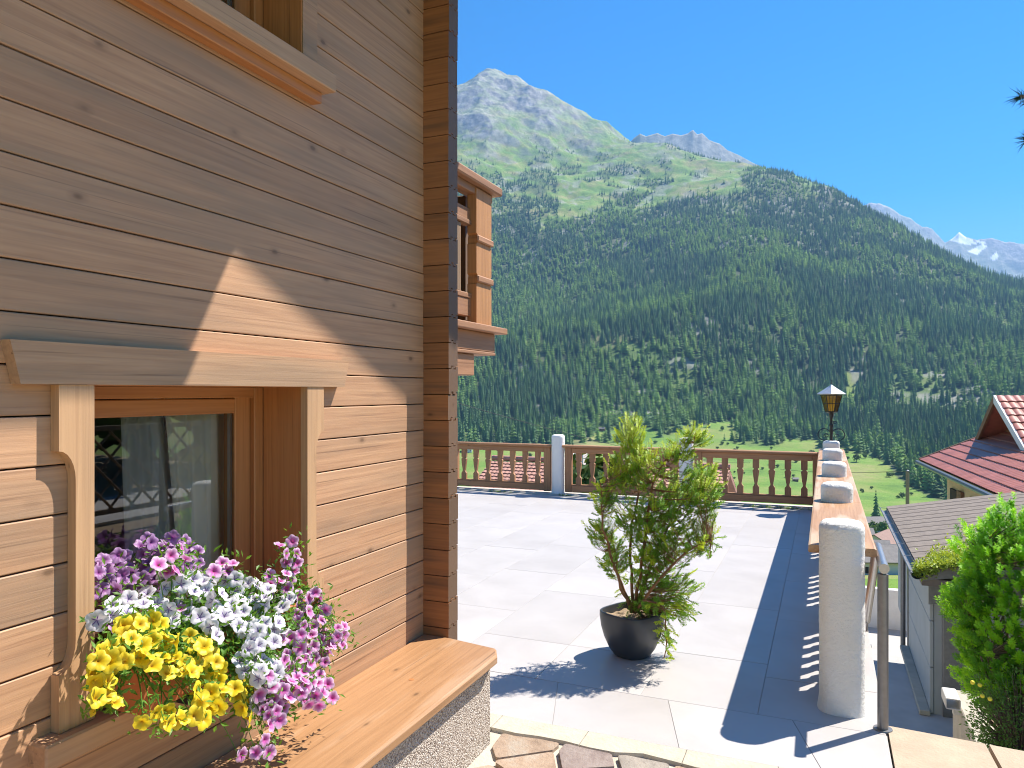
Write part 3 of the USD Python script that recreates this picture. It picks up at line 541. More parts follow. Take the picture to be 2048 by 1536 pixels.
for k in range(-9, 25):
    a, b = Z0 + PITCH * k + .0014, Z0 + PITCH * (k + 1) - .0014
    spans = [(-3.9, LOGY)]
    for h in OPEN:
        if a < h[3] - .012 and b > h[2] + .012: spans = [(-3.9, h[0]), (h[1], LOGY)]
    for y0, y1 in spans:
        o_ = pr_.uniform(-.0015, .0015)
        prof = [(a + .004, WX - .045), (a, WX - .020), (a + .001, WX - .003 + o_), (a + .004, WX + o_), (b - .004, WX + o_), (b - .001, WX - .003 + o_), (b, WX - .020), (b - .004, WX - .045)]
        m = MB().prism([(q[1], q[0]) for q in prof], y1 - y0, (np.array([0, y0, 0]), X, Z, Y)); obj('wall_plank', m, 'plank_wood', house)
for k in range(-10, 22):       # interlocking log ends at the corner
    a, b = 1.734 + .138 * k, 1.734 + .138 * (k + 1) - .0025; dx = pr_.uniform(-.003, .003)
    y0, y1 = LOGY + pr_.uniform(-.001, .001), LOGY + .104; t = .014
    ys = [y0, y0 + .030, y0 + .030, y0 + .056, y0 + .056, y0 + .082, y0 + .082, y1]; zt = [b, b, b + t, b + t, b, b, b + t, b + t]; zb = [a, a, a + t, a + t, a, a, a + t, a + t]
    poly = [(y, z) for y, z in zip(ys, zt)] + [(y, z + .002) for y, z in zip(ys[::-1], zb[::-1])]
    if pr_.random() < .75:
        c = ys[3]; poly = [(y - .004 if abs(y - c) < 1e-9 else y, z) for y, z in poly]
    m = MB().prism(Polygon(poly).buffer(0), .38, (np.array([PIL + dx - .38, 0, 0]), Y, Z, X)); obj('log_end', m, 'log_wood', house)
def window(y0, y1, z0, z1, name='window'):
    win = tag(UsdGeom.Xform.Define(stage, path_for(name, house)))
    fr = lambda n, b, mt: obj(n, b, mt, win)
    xr = -2.185
    fr('reveal', MB().box(xr, WX + .004, y1 - .002, y1 + .028, z0, z1, .002), 'frame_wood_z'); fr('reveal', MB().box(xr, WX + .004, y0 - .028, y0 + .002, z0, z1, .002), 'frame_wood_z')
    fr('reveal', MB().box(xr, WX + .004, y0 + .002, y1 - .002, z1 - .002, z1 + .028, .002), 'frame_wood_y')
    a, b = .052, .088
    for n, w0, w1, dx in (('frame', 0, a, 0.0), ('sash', a + .003, a + b, .020)):
        xa, xb = xr - .065 - dx, xr - dx
        fr(n, MB().box(xa, xb, y1 - w1, y1 - w0, z0 + .02, z1, .004), 'frame_wood_z'); fr(n, MB().box(xa, xb, y0 + w0, y0 + w1, z0 + .02, z1, .004), 'frame_wood_z')
        q = .034 if n == 'frame' else .038
        zt0, zt1 = (z1 - .045, z1) if n == 'frame' else (z1 - .108, z1 - .048)
        fr(n, MB().box(xa, xb - .001, y0 + w1, y1 - w1, zt0, zt1, .004), 'frame_wood_y')
        zb0, zb1 = (z0 + .02, z0 + .055) if n == 'frame' else (z0 + .058, z0 + .12)
        fr(n, MB().box(xa, xb - .001, y0 + w1, y1 - w1, zb0, zb1, .004), 'frame_wood_y')
    g0, g1, h0, h1 = y0 + a + b + .001, y1 - a - b - .001, z0 + .121, z1 - .109
    fr('glass_spacer', MB().box(-2.236, -2.222, g1 - .012, g1, h0, h1).box(-2.236, -2.222, g0, g0 + .012, h0, h1), 'steel')
    fr('pane', MB().quad((-2.214, g0, h0), (-2.214, g1, h0), (-2.214, g1, h1), (-2.214, g0, h1)), 'pane_glass')
    fr('flashing', MB().box(xr, WX - .02, y0 + .003, y1 - .003, z0 + .001, z0 + .018, .003), 'white_plastic')
    return win
win1 = window(*OPEN[0]); win2 = window(*OPEN[1])
# lower window: lintel, side boards with their cut profile, sill board
def lintel_poly(): return [(1.290, 1.770), (2.715, 1.770), (2.748, 1.886), (1.262, 1.886)]
obj('lintel', MB().prism(Polygon(lintel_poly()).buffer(-.004)  .buffer(.004, join_style=2), .040, (np.array([WX + .001, 0, 0]), Y, Z, X)), 'trim_wood_y', house, label='weathered lintel board with slanted ends over the lower window')
def side_board(y_in, sgn, z0, z1):
    def c(t): return y_in - sgn * t
    w1, w0 = .108, .058; pts = [(c(0), z0), (c(0), z1), (c(w1), z1), (c(w1), z1 - .185)]
    for q in np.linspace(0, math.pi / 2, 7): pts.append((c(w0 + (w1 - w0) * (1 - math.sin(q)) ** 1.0), z1 - .185 - .085 * (1 - math.cos(q))))
    for q in np.linspace(math.pi / 2, 0, 7): pts.append((c(w0 + (w1 - w0) * (1 - math.sin(q))), z0 + .16 + .085 * (1 - math.cos(q))))
    pts += [(c(w1), z0 + .16), (c(w1), z0)]
    return MB().prism(Polygon(pts).buffer(0), .034, (np.array([WX + .0015, 0, 0]), Y, Z, X))
for yy_, sg in ((1.507, 1), (2.468, -1)): obj('side_board', side_board(yy_, sg, .801, 1.769), 'trim_wood_z', house)
obj('window_sill', MB().box(-2.19, WX + .075, 1.335, 2.60, .728, .799, .006), 'trim_wood_y', house)
obj('window_sill', MB().box(-2.19, WX + .105, 1.30, 2.57, 3.002, 3.078, .004), 'trim_wood_y', house); obj('sill_batten', MB().box(WX + .001, WX + .05, 1.32, 2.545, 2.955, 3.001, .003), 'frame_wood_y', house)
obj('side_board', MB().box(WX + .001, WX + .010, 2.472, 2.565, 3.081, 4.07), 'plank_wood', house); obj('side_board', MB().box(WX + .001, WX + .010, 1.41, 1.503, 3.081, 4.07), 'plank_wood', house)
# roof: a gable whose verge stands 1.5 m out, and an upper balcony slab; both only shade the wall
s_ = .45; zr0 = lambda y: 5.47 - s_ * (y - 3.80)
m = MB(); ya, yb = -1.6, 5.10
for x0, x1 in ((-9.6, -.49),):
    a, b = zr0(ya), zr0(yb); m.add([(x0, ya, a), (x1, ya, a), (x1, yb, b), (x0, yb, b), (x0, ya, a + .22), (x1, ya, a + .22), (x1, yb, b + .22), (x0, yb, b + .22)], [[0, 3, 2, 1], [4, 5, 6, 7], [0, 1, 5, 4], [1, 2, 6, 5], [2, 3, 7, 6], [3, 0, 4, 7]])
obj('roof', m, 'roof_brown', house)
m = MB(); a, b = zr0(ya), zr0(ya) - 1.2
m.add([(-9.6, ya, a), (-.49, ya, a), (-.49, ya - 2.8, b), (-9.6, ya - 2.8, b), (-9.6, ya, a + .22), (-.49, ya, a + .22), (-.49, ya - 2.8, b + .22), (-9.6, ya - 2.8, b + .22)], [[0, 1, 2, 3], [4, 7, 6, 5], [0, 4, 5, 1], [1, 5, 6, 2], [2, 6, 7, 3], [3, 7, 4, 0]])
obj('roof', m, 'roof_brown', house)
obj('upper_balcony', MB().box(WX + .002, -.804, -3.9, 3.125, 4.2, 4.36, .01), 'roof_brown', house)
# balcony on the end wall: we see its side
bal = tag(UsdGeom.Xform.Define(stage, path_for('balcony', house)), label='carved balcony with cut post board beyond the log corner')
bx = -2.23
pts = []
def notch(y, z0, z1, side):
    return [(y, z0), (y - side * .012, z0 + .004), (y - side * .010, (z0 + z1) / 2), (y - side * .018, z1 - .012), (y, z1)]
yl, yr, zb, zt = 4.555, 4.80, 2.215, 3.14
right = [(yr, zb), *notch(yr, 2.485, 2.56, 1), *notch(yr, 2.76, 2.835, 1), (yr, zt)]
left = [(yl, zt), *notch(yl, 2.76, 2.835, -1)[::-1], *notch(yl, 2.485, 2.56, -1)[::-1], (yl, zb)]
obj('post_board', MB().prism(Polygon(right + left).buffer(0), .07, (np.array([bx - .03, 0, 0]), Y, Z, X)), 'balcony_wood_z', bal)
for zc in (2.50, 2.775): obj('post_moulding', MB().box(bx + .041, bx + .058, yl - .006, yr + .006, zc, zc + .045, .012), 'balcony_wood_y', bal)
for zc in (2.26, 2.44): obj('screw', MB().lathe([(.0, .012), (.009, .010), (.011, 0)], (0, 0, 0), 10), 'brass', bal); 
obj('hand_rail', MB().box(bx - .12, bx + .085, 3.6, 4.90, 3.155, 3.215, .01), 'balcony_wood_y', bal); obj('rail_board', MB().box(bx - .06, bx + .03, 3.6, 4.84, 3.10, 3.154, .004), 'balcony_wood_y', bal)
obj('apron', MB().box(bx - .05, bx - .005, 3.6, 4.553, 2.92, 3.0, .004), 'balcony_wood_y', bal); obj('rail_board', MB().box(bx - .06, bx + .005, 3.6, 4.553, 2.885, 2.919, .004), 'balcony_wood_y', bal)
obj('rail_board', MB().box(bx - .06, bx + .005, 3.6, 4.553, 2.385, 2.42, .004), 'balcony_wood_y', bal); obj('apron', MB().box(bx - .05, bx - .002, 3.6, 4.553, 2.262, 2.384, .004), 'balcony_wood_y', bal)
for y in (3.7, 3.9, 4.1, 4.3): obj('baluster', MB().box(bx - .045, bx - .012, y, y + .13, 2.421, 2.884, .006), 'old_board', bal)
obj('floor_board', MB().box(-6.5, bx + .09, 3.58, 4.975, 2.165, 2.208, .004), 'balcony_wood_y', bal); obj('beam', MB().box(bx - .14, bx + .03, 3.58, 4.885, 2.03, 2.164, .006), 'balcony_wood_y', bal)
obj('beam', MB().box(bx - .14, bx + .032, 3.58, 4.89, 2.008, 2.029, .004), 'balcony_wood_y', bal); obj('bracket', MB().box(bx - .13, bx + .01, 3.58, 4.585, 1.86, 2.007, .006), 'balcony_wood_y', bal)
obj('end_railing', MB().box(-6.5, bx - .13, 4.72, 4.80, 2.25, 3.15, .01), 'old_board', bal)
# curtains in the lower window
def drape(name, P0, P1, P2, P3, mt, label, folds, depth):
    n, k = 60, 14; m = MB(); u = np.linspace(0, 1, n); w = np.linspace(0, 1, k); U_, W_ = np.meshgrid(u, w, indexing='ij')
    top = np.array(P0)[None] + (np.array(P1) - P0)[None] * u[:, None]; bot = np.array(P3)[None] + (np.array(P2) - P3)[None] * u[:, None]
    v = top[:, None] * (1 - W_[..., None]) + bot[:, None] * W_[..., None]; v[..., 0] += depth * np.sin(U_ * folds * 2 * np.pi + np.sin(W_ * 2) * .5) * (.35 + .65 * W_)
    ix = np.arange(n * k).reshape(n, k); q = np.stack([ix[:-1, :-1], ix[1:, :-1], ix[1:, 1:], ix[:-1, 1:]], -1).reshape(-1, 4)
    obj(name, MB().add(v.reshape(-1, 3), q), mt, None, smooth=True, label=label, cat='curtain')
drape('curtain', (-2.305, 2.06, 1.80), (-2.295, 2.44, 1.80), (-2.295, 2.44, .5), (-2.305, 2.18, .5), 'drape_cloth', 'beige folded drape at the right side inside the lower window', 5, .018)
drape('curtain', (-2.335, 1.90, 1.80), (-2.33, 2.06, 1.80), (-2.33, 2.28, .5), (-2.335, 1.94, .5), 'sheer_cloth', 'sheer white net curtain in the middle of the lower window', 4, .012)
drape('curtain', (-2.46, 1.60, 1.80), (-2.44, 1.80, 1.80), (-2.44, 1.70, .5), (-2.46, 1.60, .5), 'sheer_cloth', 'sheer net curtain gathered behind the left side of the lower window', 4, .012)
drape('curtain', (-2.40, 1.80, 4.1), (-2.36, 2.44, 4.1), (-2.36, 2.44, 3.0), (-2.40, 2.0, 3.0), 'drape_cloth', 'pale drape behind the upper window', 7, .018)

# ------------------------------------------------------------------ bench
bench = thing('wall_bench', 'long wooden seat board on a pebble plaster base along the timber wall', 'bench')
poly = Polygon([(WX + .002, -3), (-1.49, -3), (-1.49, 3.335), (-1.535, 3.425), (WX + .17, 3.475), (WX + .002, 3.475)])
hull_pts = []
for off, z in ((-.010, .40), (0, .410), (0, .438), (-.010, .449)):
    hull_pts += [(x, y, z) for x, y in poly.buffer(off, join_style=1, quad_segs=4).exterior.coords]
obj('seat_board', trimesh.Trimesh(np.array(hull_pts), process=False).convex_hull, 'bench_wood', bench, smooth=25)
obj('plaster_base', MB().box(WX - .04, -1.548, -3, 3.385, -.05, .3995, .008), 'pebble_plaster', bench)
for y, x in ((2.9, -1.72), (1.6, -1.72)): obj('wood_plug', MB().lathe([(0, .4503), (.012, .4502), (.013, .448)], (x, y, 0), 12), 'frame_wood_y', bench)

# ------------------------------------------------------------------ terrace, flagstones, landing, stairs, yard
ter = struct_x('terrace')
base = MB().box(-9, .292, 3.66, 12.06, -6, -.012).box(-9, -1.95, 3.58, 3.66, -6, -.012)
obj('concrete_base', base, 'concrete', ter)
obj('grout_bed', MB().box(-8.95, .287, 3.662, 11.76, -.011, -.0035), 'grout', ter)
TW, TL = .645, 1.255; tg = np.random.default_rng(12)
for c in range(13):
    x1 = .286 if c == 0 else -.337 - TW * (c - 1); x0 = -.337 - TW * c; ph = [6.04, 7.52, 4.86, 4.86, 5.45, 6.37][c] if c < 6 else 4.9 + .62 * (c % 2)
    ys = [4.213] + [y for y in np.arange(ph - 5 * TL, 12, TL) if 4.35 < y < 11.65] + [11.755]
    for ya, yb in zip(ys[:-1], ys[1:]): obj('floor_tile', MB().box(x0 + .0013, x1 - .0013, ya + .0013, yb - .0013, -.0034, tg.uniform(-.0006, .0006), .0015), 'porcelain', ter)
xs = [.286] + [-.16 - .66 * k for k in range(4)]
for k in range(len(xs) - 1):
    a, b = xs[k + 1], xs[k]; sl = .16
    tp = [(a + .002 + sl * (1 if k < 3 else 1), 3.664), (min(b - .002 + sl * (k > 0), .286), 3.664), (b - .002, 4.209), (a + .002, 4.209)]
    obj('floor_tile', MB().prism(tp, .0034 + tg.uniform(-.0005, .0005), (np.array([0, 0, -.0034]), X, Y, Z)), 'porcelain', ter)
obj('back_kerb', MB().box(-8.95, .29, 11.765, 12.05, -.01, .026, .006), 'kerb_stone', ter)
pav = struct_x('flagstone_paving')
g = np.random.default_rng(5)
edge = [(-1.98 + .13 * k, 3.515 + g.uniform(-.022, .022)) for k in range(18)]
strip = Polygon([(x, y) for x, y in edge] + [(.29, 3.657), (-1.98, 3.657)]).buffer(0)
obj('mortar_bed', MB().box(-1.98, 4.2, -3.5, 3.655, -.3, -.018), 'cream_mortar', pav)
cuts = [-1.97, -1.6, -1.12, -.62, -.2, .3]
for a, b in zip(cuts[:-1], cuts[1:]):
    s2 = strip.intersection(Polygon([(a + .002, 3), (b - .002, 3), (b - .002, 4), (a + .002, 4)]))
    if not s2.is_empty: obj('edge_stone', MB().prism(s2 if s2.geom_type == 'Polygon' else max(s2.geoms, key=lambda q: q.area), .022, (np.array([0, 0, -.019]), X, Y, Z)), 'cream_mortar', pav)
pts = []
for iy in range(16):
    for ix in range(16):
        pts.append((-1.7 + ix * .30 + (iy % 2) * .15 + g.uniform(-.09, .09), 3.40 - iy * .235 + g.uniform(-.07, .07)))
clip = Polygon([(-1.535, -1), (.30, -1), (.30, 3.5), (-1.535, 3.5)]).difference(strip.buffer(.012))
for cell in voronoi_diagram(MultiPoint(pts)).geoms:
    c2 = cell.intersection(clip).buffer(-.030).buffer(.016, quad_segs=2).simplify(.004)
    if c2.is_empty or c2.geom_type != 'Polygon' or c2.area < .006: continue
    m = trimesh.creation.extrude_polygon(c2, .016, engine='earcut'); m.apply_translation((0, 0, -.0175)); h = g.uniform(0, .006); vv = m.vertices.copy(); vv[:, 2] += np.where(vv[:, 2] > -.01, h + .004 * meshkit.noise(vv * 9), 0)
    obj('flagstone', (vv, np.array(m.faces)), str(g.choice(['stone_grey', 'stone_rust', 'stone_violet'], p=[.38, .36, .26])), pav)
land = struct_x('stair_landing')
obj('landing_base', MB().box(.294, 1.24, 3.3, 4.27, -3.4, -.062), 'concrete_wall', land)
for pl in ([(.296, 3.0), (.78, 3.0), (.735, 4.30), (.296, 4.335)], [(.79, 3.0), (1.62, 3.0), (1.62, 4.235), (.745, 4.298)], [(.296, 1.0), (1.62, 1.0), (1.62, 2.99), (.296, 2.99)]):
    obj('landing_slab', MB().prism(Polygon(pl).buffer(-.004, join_style=1), .062, (np.array([0, 0, -.060]), X, Y, Z)), 'slab_beige', land)
stairs = thing('outdoor_stairs', 'concrete stairs dropping beside the terrace to the lower yard', 'stairs')
for k in range(17): obj('step', MB().box(.296, 1.235, 4.275 + k * .30, 4.575 + k * .30, -3.3, -.19 - k * .172, .006), 'concrete', stairs)
yard = struct('lower_yard', MB().box(-9, 9, 9.2, 14.85, -9, -3.1), 'concrete'); struct('street_below', MB().box(-14, 14, 14.86, 33, -7.4, -7.0), 'concrete')
bank = MB(); bank.add([(1.44, 4.3, -1.42), (1.44, 9, -1.42), (3.3, 9, .05), (3.3, 4.3, .05), (3.3, 12.4, .05), (14, 12.4, .3), (14, 4.3, .3), (14, -4, .3), (4.2, -4, -.02), (4.2, 4.3, -.02)], [[0, 3, 2, 1], [3, 6, 5, 4], [9, 8, 7, 6]])
struct('garden_bank', bank, 'soil')
struct('hillside_base', MB().box(-24, 24, -24, 9.15, -6.5, -3.45), 'soil'); struct('slope_below_yard', MB().box(-24, 24, 9.2, 24.5, -12, -7.42), 'soil')
rw = thing('retaining_wall', 'beige concrete retaining wall below the bright green pine bush', 'wall'); obj('wall_face', MB().box(1.24, 1.46, 4.34, 9.0, -3.4, -1.39, .01), 'concrete_wall', rw)
pw = obj('parapet_wall', MB().box(-9, 4, 30.5, 30.8, -7.4, -5.55, .02), 'white_paint', None, label='low white parapet wall at the far side of the sunlit street below', cat='wall')
pipe = At(1905, 1405, x=1.17)
dp = thing('drain_spout', 'short white drain spout poking from the beige retaining wall', 'pipe', pipe)
cs = Polygon([(-.05, -.038), (.05, -.038), (.05, .038), (-.05, .038)]).buffer(.016)
obj('spout', MB().prism(cs.difference(cs.buffer(-.009)), .30, (np.array([.0, -.05, 0]), X, Z, Y)), 'white_plastic', dp); obj('spout_bracket', MB().box(.0, .075, -.03, .03, -.11, -.055, .004), 'white_plastic', dp)

# ------------------------------------------------------------------ white posts and timber railings
def post_mesh(h, r=.116, seed=0, sq=2.6, dome=.045):
    n, k = 72, 96; th = np.arange(n) * 2 * np.pi / n; prof = [(r * 1.10, -.01), (r * 1.06, .015), (r * 1.02, .05)] + [(r, z) for z in np.linspace(.08, h - dome, k)] + [(r - dome * (1 - math.cos(a)) * .8, h - dome + dome * math.sin(a)) for a in np.linspace(.15, math.pi / 2 - .12, 9)] + [(r * .55, h + .004), (r * .25, h + .006), (.002, h + .006)]
    v = []
    for rr, z in prof:
        cc, ss = np.cos(th), np.sin(th); q = (np.abs(cc) ** sq + np.abs(ss) ** sq) ** (-1 / sq); v.append(np.stack([rr * q * cc, rr * q * ss, np.full(n, z)], 1))
    v = np.array(v); d = (meshkit.fbm(v * 70, 3, seed) - .5) * .0065 + (meshkit.noise(v * 14, seed + 3) - .5) * .002
    nrm = v.copy(); nrm[..., 2] = 0; nrm /= np.linalg.norm(nrm, axis=-1, keepdims=True) + 1e-9; v = v + nrm * d[..., None] * (np.linalg.norm(v[..., :2], axis=-1, keepdims=True) > .03); v[-12:, :, 2] += d[-12:] * .8
    kk = len(prof); ix = np.arange(kk * n).reshape(kk, n); nx = np.roll(ix, -1, axis=1); q = np.stack([ix[:-1], nx[:-1], nx[1:], ix[1:]], -1).reshape(-1, 4)
    return v.reshape(-1, 3), q
PX = .085; PY = [4.48, 6.335, 8.19, 10.05, 11.9]; BX = [-2.03, -4.18, -6.33]
labs = ['nearest round white stucco post, standing full height before the wooden ledge', 'white stucco post second nearest, its top poking through the wooden ledge', 'white stucco post third along the wooden ledge', 'white stucco post fourth along the ledge, just before the lantern', 'white corner post carrying the lantern']
for k, y in enumerate(PY):
    t = thing('stucco_post', labs[k], 'post', (PX, y, 0)); obj('shaft', post_mesh(1.035 if k < 4 else 1.02, seed=k * 7), 'stucco', t, smooth=True)
for k, x in enumerate(BX[:2]):
    t = thing('stucco_post', ['slim white post in the back railing, half hidden behind the yew', 'slim white post in the back railing beside the left panel'][k], 'post', (x, 11.9, 0)); obj('shaft', post_mesh(1.015, r=.108, seed=40 + k), 'stucco', t, smooth=True)
BAL = [(0, .046), (.20, .046), (.215, .040), (.24, .030), (.27, .021), (.30, .020), (.36, .026), (.46, .034), (.58, .042), (.66, .047), (.685, .046), (.70, .036), (.715, .028), (.735, .028), (.75, .046), (1, .046)]
def railing(label, a, b, group=None, cap=True, nb=7):
    """A timber panel from a to b (plan points): stiles, rails, cut balusters and cap."""
    a, b = np.array([*a, 0.0]), np.array([*b, 0.0]); L = np.linalg.norm(b - a); t = thing('timber_railing', label, 'railing', a, math.atan2(b[1] - a[1], b[0] - a[0]), group)
    zb, zt, ax = .075, .845, 'x'
    for s in (0, 1): obj('stile', MB().box(s * (L - .115), s * (L - .115) + .115, -.045, .045, .05, .803, .006), 'rail_wood_z', t)
    obj('bottom_rail', MB().box(.116, L - .116, -.04, .04, .062, .165, .006), 'rail_wood_x', t); obj('bottom_moulding', MB().box(.116, L - .116, -.028, .028, .166, .186, .004), 'rail_wood_x', t)
    obj('top_rail', MB().box(.116, L - .116, -.04, .04, .715, .803, .006), 'rail_wood_x', t)
    if cap: obj('cap_rail', MB().box(-.06, L + .06, -.075, .075, .804, .845, .010), 'rail_wood_x', t)
    z0, z1 = .187, .714
    for k in range(nb):
        xc = .115 + (L - .23) * (k + .5) / nb; pl = [(xc + w, z0 + f * (z1 - z0)) for f, w in BAL] + [(xc - w, z0 + f * (z1 - z0)) for f, w in BAL[::-1]]
        obj('baluster', MB().prism(pl, .052, (np.array([0, .026, 0]), X, Z, -Y)), 'rail_wood_z', t)
    return t
railing('timber balustrade panel right of the yew, meeting the lantern post', (BX[0] + .135, 11.9), (PX - .14, 11.9)); railing('timber balustrade panel in the middle, partly behind the yew', (BX[1] + .135, 11.9), (BX[0] - .135, 11.9)); railing('timber balustrade panel at the left beside the log corner', (BX[2] + .135, 11.9), (BX[1] - .135, 11.9))
for k in range(4):
    railing(['timber side panel between the two nearest stucco posts, under the ledge', 'timber side panel under the ledge between the second and third post', 'timber side panel under the ledge between the third and fourth post', 'timber side panel under the ledge next to the lantern post'][k], (PX, PY[k] + .135), (PX, PY[k + 1] - .135), cap=False)
ledge = thing('wooden_ledge', 'wide sun bleached plank ledge running between the white posts', 'ledge')
prof = lambda x0, x1: [(x0, .848), (x1, .848), (x1 + .006, .856), (x1 + .004, .888), (x1 - .006, .893), (x0 + .006, .893), (x0 - .004, .888), (x0 - .006, .856)]
cutsY = [4.475, 6.30, 8.20, 10.03, 11.98]
for k in range(4): obj('plank', MB().prism(prof(-.082, .254), cutsY[k + 1] - cutsY[k] - .004, (np.array([0, cutsY[k], 0]), X, Z, Y)), 'cap_wood_y', ledge)
# ------------------------------------------------------------------ lantern on the corner post
lan = thing('lantern', 'old iron lantern with amber glass and zinc hat on the corner post', 'lamp', (PX, 11.9, 1.02)); n6 = 6
def ring(r, z, n=6, ph=0): return [(r * math.cos(ph + k * 2 * math.pi / n), r * math.sin(ph + k * 2 * math.pi / n), z) for k in range(n)]
m = MB(); hat = [(.195, .690), (.198, .696), (.185, .705), (.11, .755), (.045, .80), (.012, .825), (.010, .84), (.001, .846)]; m.lathe(hat, n=8); m.lathe([(.001, .68), (.19, .689), (.195, .690)], n=8); obj('hat', m, 'lamp_zinc', lan); obj('finial', MB().lathe([(.008, .843), (.012, .853), (.004, .865), (.002, .905), (0, .91)], n=8), 'black_iron', lan)
lo, hi = ring(.082, .435), ring(.142, .672)
for k in range(6):
    a, b, c, d = [np.array(q) for q in (lo[k], lo[(k + 1) % 6], hi[(k + 1) % 6], hi[k])]; obj('pane', MB().quad(a, b, c, d), 'amber_glass', lan)
    obj('glazing_bar', MB().tube([a, d], .007, 6), 'black_iron', lan)
    e, f = (a + d) / 2 * 1.01, (b + c) / 2 * 1.01; e[2] = f[2] = (a[2] + d[2]) / 2; obj('glazing_bar', MB().tube([e, f], .005, 5), 'black_iron', lan)
    for w in (.33, .66):
        obj('glazing_bar', MB().tube([a + (b - a) * w, d + (c - d) * w], .0035, 5), 'black_iron', lan)
obj('collar', MB().lathe([(.0, .40), (.03, .40), (.05, .415), (.086, .425), (.086, .440), (0, .44)], n=6), 'black_iron', lan); obj('collar', MB().lathe([(.13, .668), (.15, .668), (.15, .682), (.13, .682), (.13, .668)], n=6), 'black_iron', lan)
obj('stem', MB().lathe([(.045, -.01), (.045, .008), (.022, .012), (.020, .10), (.024, .15), (.020, .20), (.030, .225), (.030, .245), (.018, .26), (.020, .33), (.032, .385), (.03, .41)], n=12), 'black_iron', lan, smooth=40)
for s in (-1, 1):
    cl = [(s * (.04 + .0), 0, .06)]; th = np.linspace(-2.2, 2.3, 26); big = [(s * (.095 + .085 * math.cos(q) * 1.0), 0, .095 + .085 * math.sin(q)) for q in np.linspace(2.6, -2.0, 28)]
    obj('scroll', MB().tube(big, .006, 6), 'black_iron', lan); sp = [(s * (.065 + (.035 - .004 * q) * math.cos(q * 1.0)), 0, .075 + (.035 - .004 * q) * math.sin(q)) for q in np.linspace(0, 6.2, 26)]; obj('scroll', MB().tube(sp, .005, 6), 'black_iron', lan)
    sp = [(s * (.045 + (.028 - .003 * q) * math.cos(q)), 0, .27 + (.028 - .003 * q) * math.sin(q)) for q in np.linspace(0, 6, 22)] if s > 0 else None
    if sp: obj('scroll', MB().tube(sp, .005, 6), 'black_iron', lan)
# ------------------------------------------------------------------ handrail
hr = thing('handrail', 'stainless steel handrail on a grey round post at the head of the stairs', 'handrail', (.276, 4.28, 0))
obj('post', MB().tube([(0, 0, -.02), (0, 0, .805)], .0265, 20), 'steel_dark', hr, smooth=40); obj('base_plate', MB().lathe([(.0, .006), (.045, .006), (.047, .001), (.047, -.01)], n=20), 'steel_dark', hr); obj('pin', MB().tube([(0, .0, .80), (0, .01, .835)], .008, 8), 'steel', hr)
pth = [(.004, -.03, .838), (.004, .35, .845), (.004, .52, .846), (.004, .57, .835), (.004, .62, .80), (.004, 1.73, .07)]
obj('rail', MB().tube(pth, .0255, 20), 'steel', hr, smooth=40); obj('pin', MB().tube([(.004, 1.70, .09), (.004, 1.71, -.10)], .008, 8), 'steel', hr); obj('bracket', MB().box(-.03, .035, 1.69, 1.73, -.115, -.095, .003), 'steel', hr)

# ------------------------------------------------------------------ garage, chalet, neighbours, poles and cables
gar = thing('garage', 'low grey garage with ribbed felt roof, half round gutter and panelled side', 'garage')
gx, gy0, gy1 = 1.30, 12.55, 19.0; rz_ = lambda x: -.90 + .185 * (x - gx)
m = MB(); xs_ = np.linspace(gx - .02, 7.5, 60); ys_ = [gy0 - .12]
nrow = 15
for k in range(nrow):
    a = gy0 - .12 + (gy1 - gy0 + .2) * k / nrow; b = gy0 - .12 + (gy1 - gy0 + .2) * (k + 1) / nrow
    x0, x1 = gx, 7.5; lap = .007
    v = [(x0, a, rz_(x0) + lap), (x1, a, rz_(x1) + lap), (x1, b, rz_(x1)), (x0, b, rz_(x0)), (x0, a, rz_(x0) - .03), (x1, a, rz_(x1) - .03)]
    m.add(v, [[0, 1, 2, 3], [4, 5, 1, 0]])
m.box(gx + .02, 7.5, gy0 - .1, gy1 + .06, rz_(gx) - .22, rz_(gx) - .12)
obj('felt_roof', m, 'felt', gar)
mm_ = MB(); v = [(gx, gy0 - .122, rz_(gx) - .03), (7.5, gy0 - .122, rz_(7.5) - .03), (7.5, gy1 + .07, rz_(7.5) - .03), (gx, gy1 + .07, rz_(gx) - .03)]; w = [(a, b, c - .12) for a, b, c in v]
mm_.add(v + w, [[0, 1, 2, 3], [4, 7, 6, 5], [0, 4, 5, 1], [1, 5, 6, 2], [2, 6, 7, 3], [3, 7, 4, 0]]); obj('roof_edge', mm_, 'zinc', gar)
fa = MB(); fa.add([(gx + .12, 12.56, rz_(gx) - .16), (6, 12.56, rz_(6) - .16), (6, 12.56, rz_(6) - .52), (gx + .12, 12.56, rz_(gx) - .52), (gx + .12, 12.62, rz_(gx) - .16), (6, 12.62, rz_(6) - .16), (6, 12.62, rz_(6) - .52), (gx + .12, 12.62, rz_(gx) - .52)], [[3, 2, 1, 0], [4, 5, 6, 7], [0, 1, 5, 4], [2, 3, 7, 6], [0, 4, 7, 3], [1, 2, 6, 5]]); obj('fascia_board', fa, 'zinc', gar)
gut = MB(); n = 10; rows = []
for y in (gy0 - .2, gy1 + .1):
    for r in (.078, .072):
        rows.append([(gx - .055 + r * math.cos(a), y, -.935 + r * math.sin(a)) for a in np.linspace(math.pi, 2 * math.pi, n)])
va = np.array(rows).reshape(-1, 3)
for k in range(n - 1): gut.add(va[[k, k + 1, 2 * n + k + 1, 2 * n + k]], [[0, 1, 2, 3]]); gut.add(va[[n + k, n + k + 1, 3 * n + k + 1, 3 * n + k]], [[3, 2, 1, 0]])
for s in (0, n - 1): gut.add(va[[s, n + s, 3 * n + s, 2 * n + s]], [[0, 1, 2, 3]])
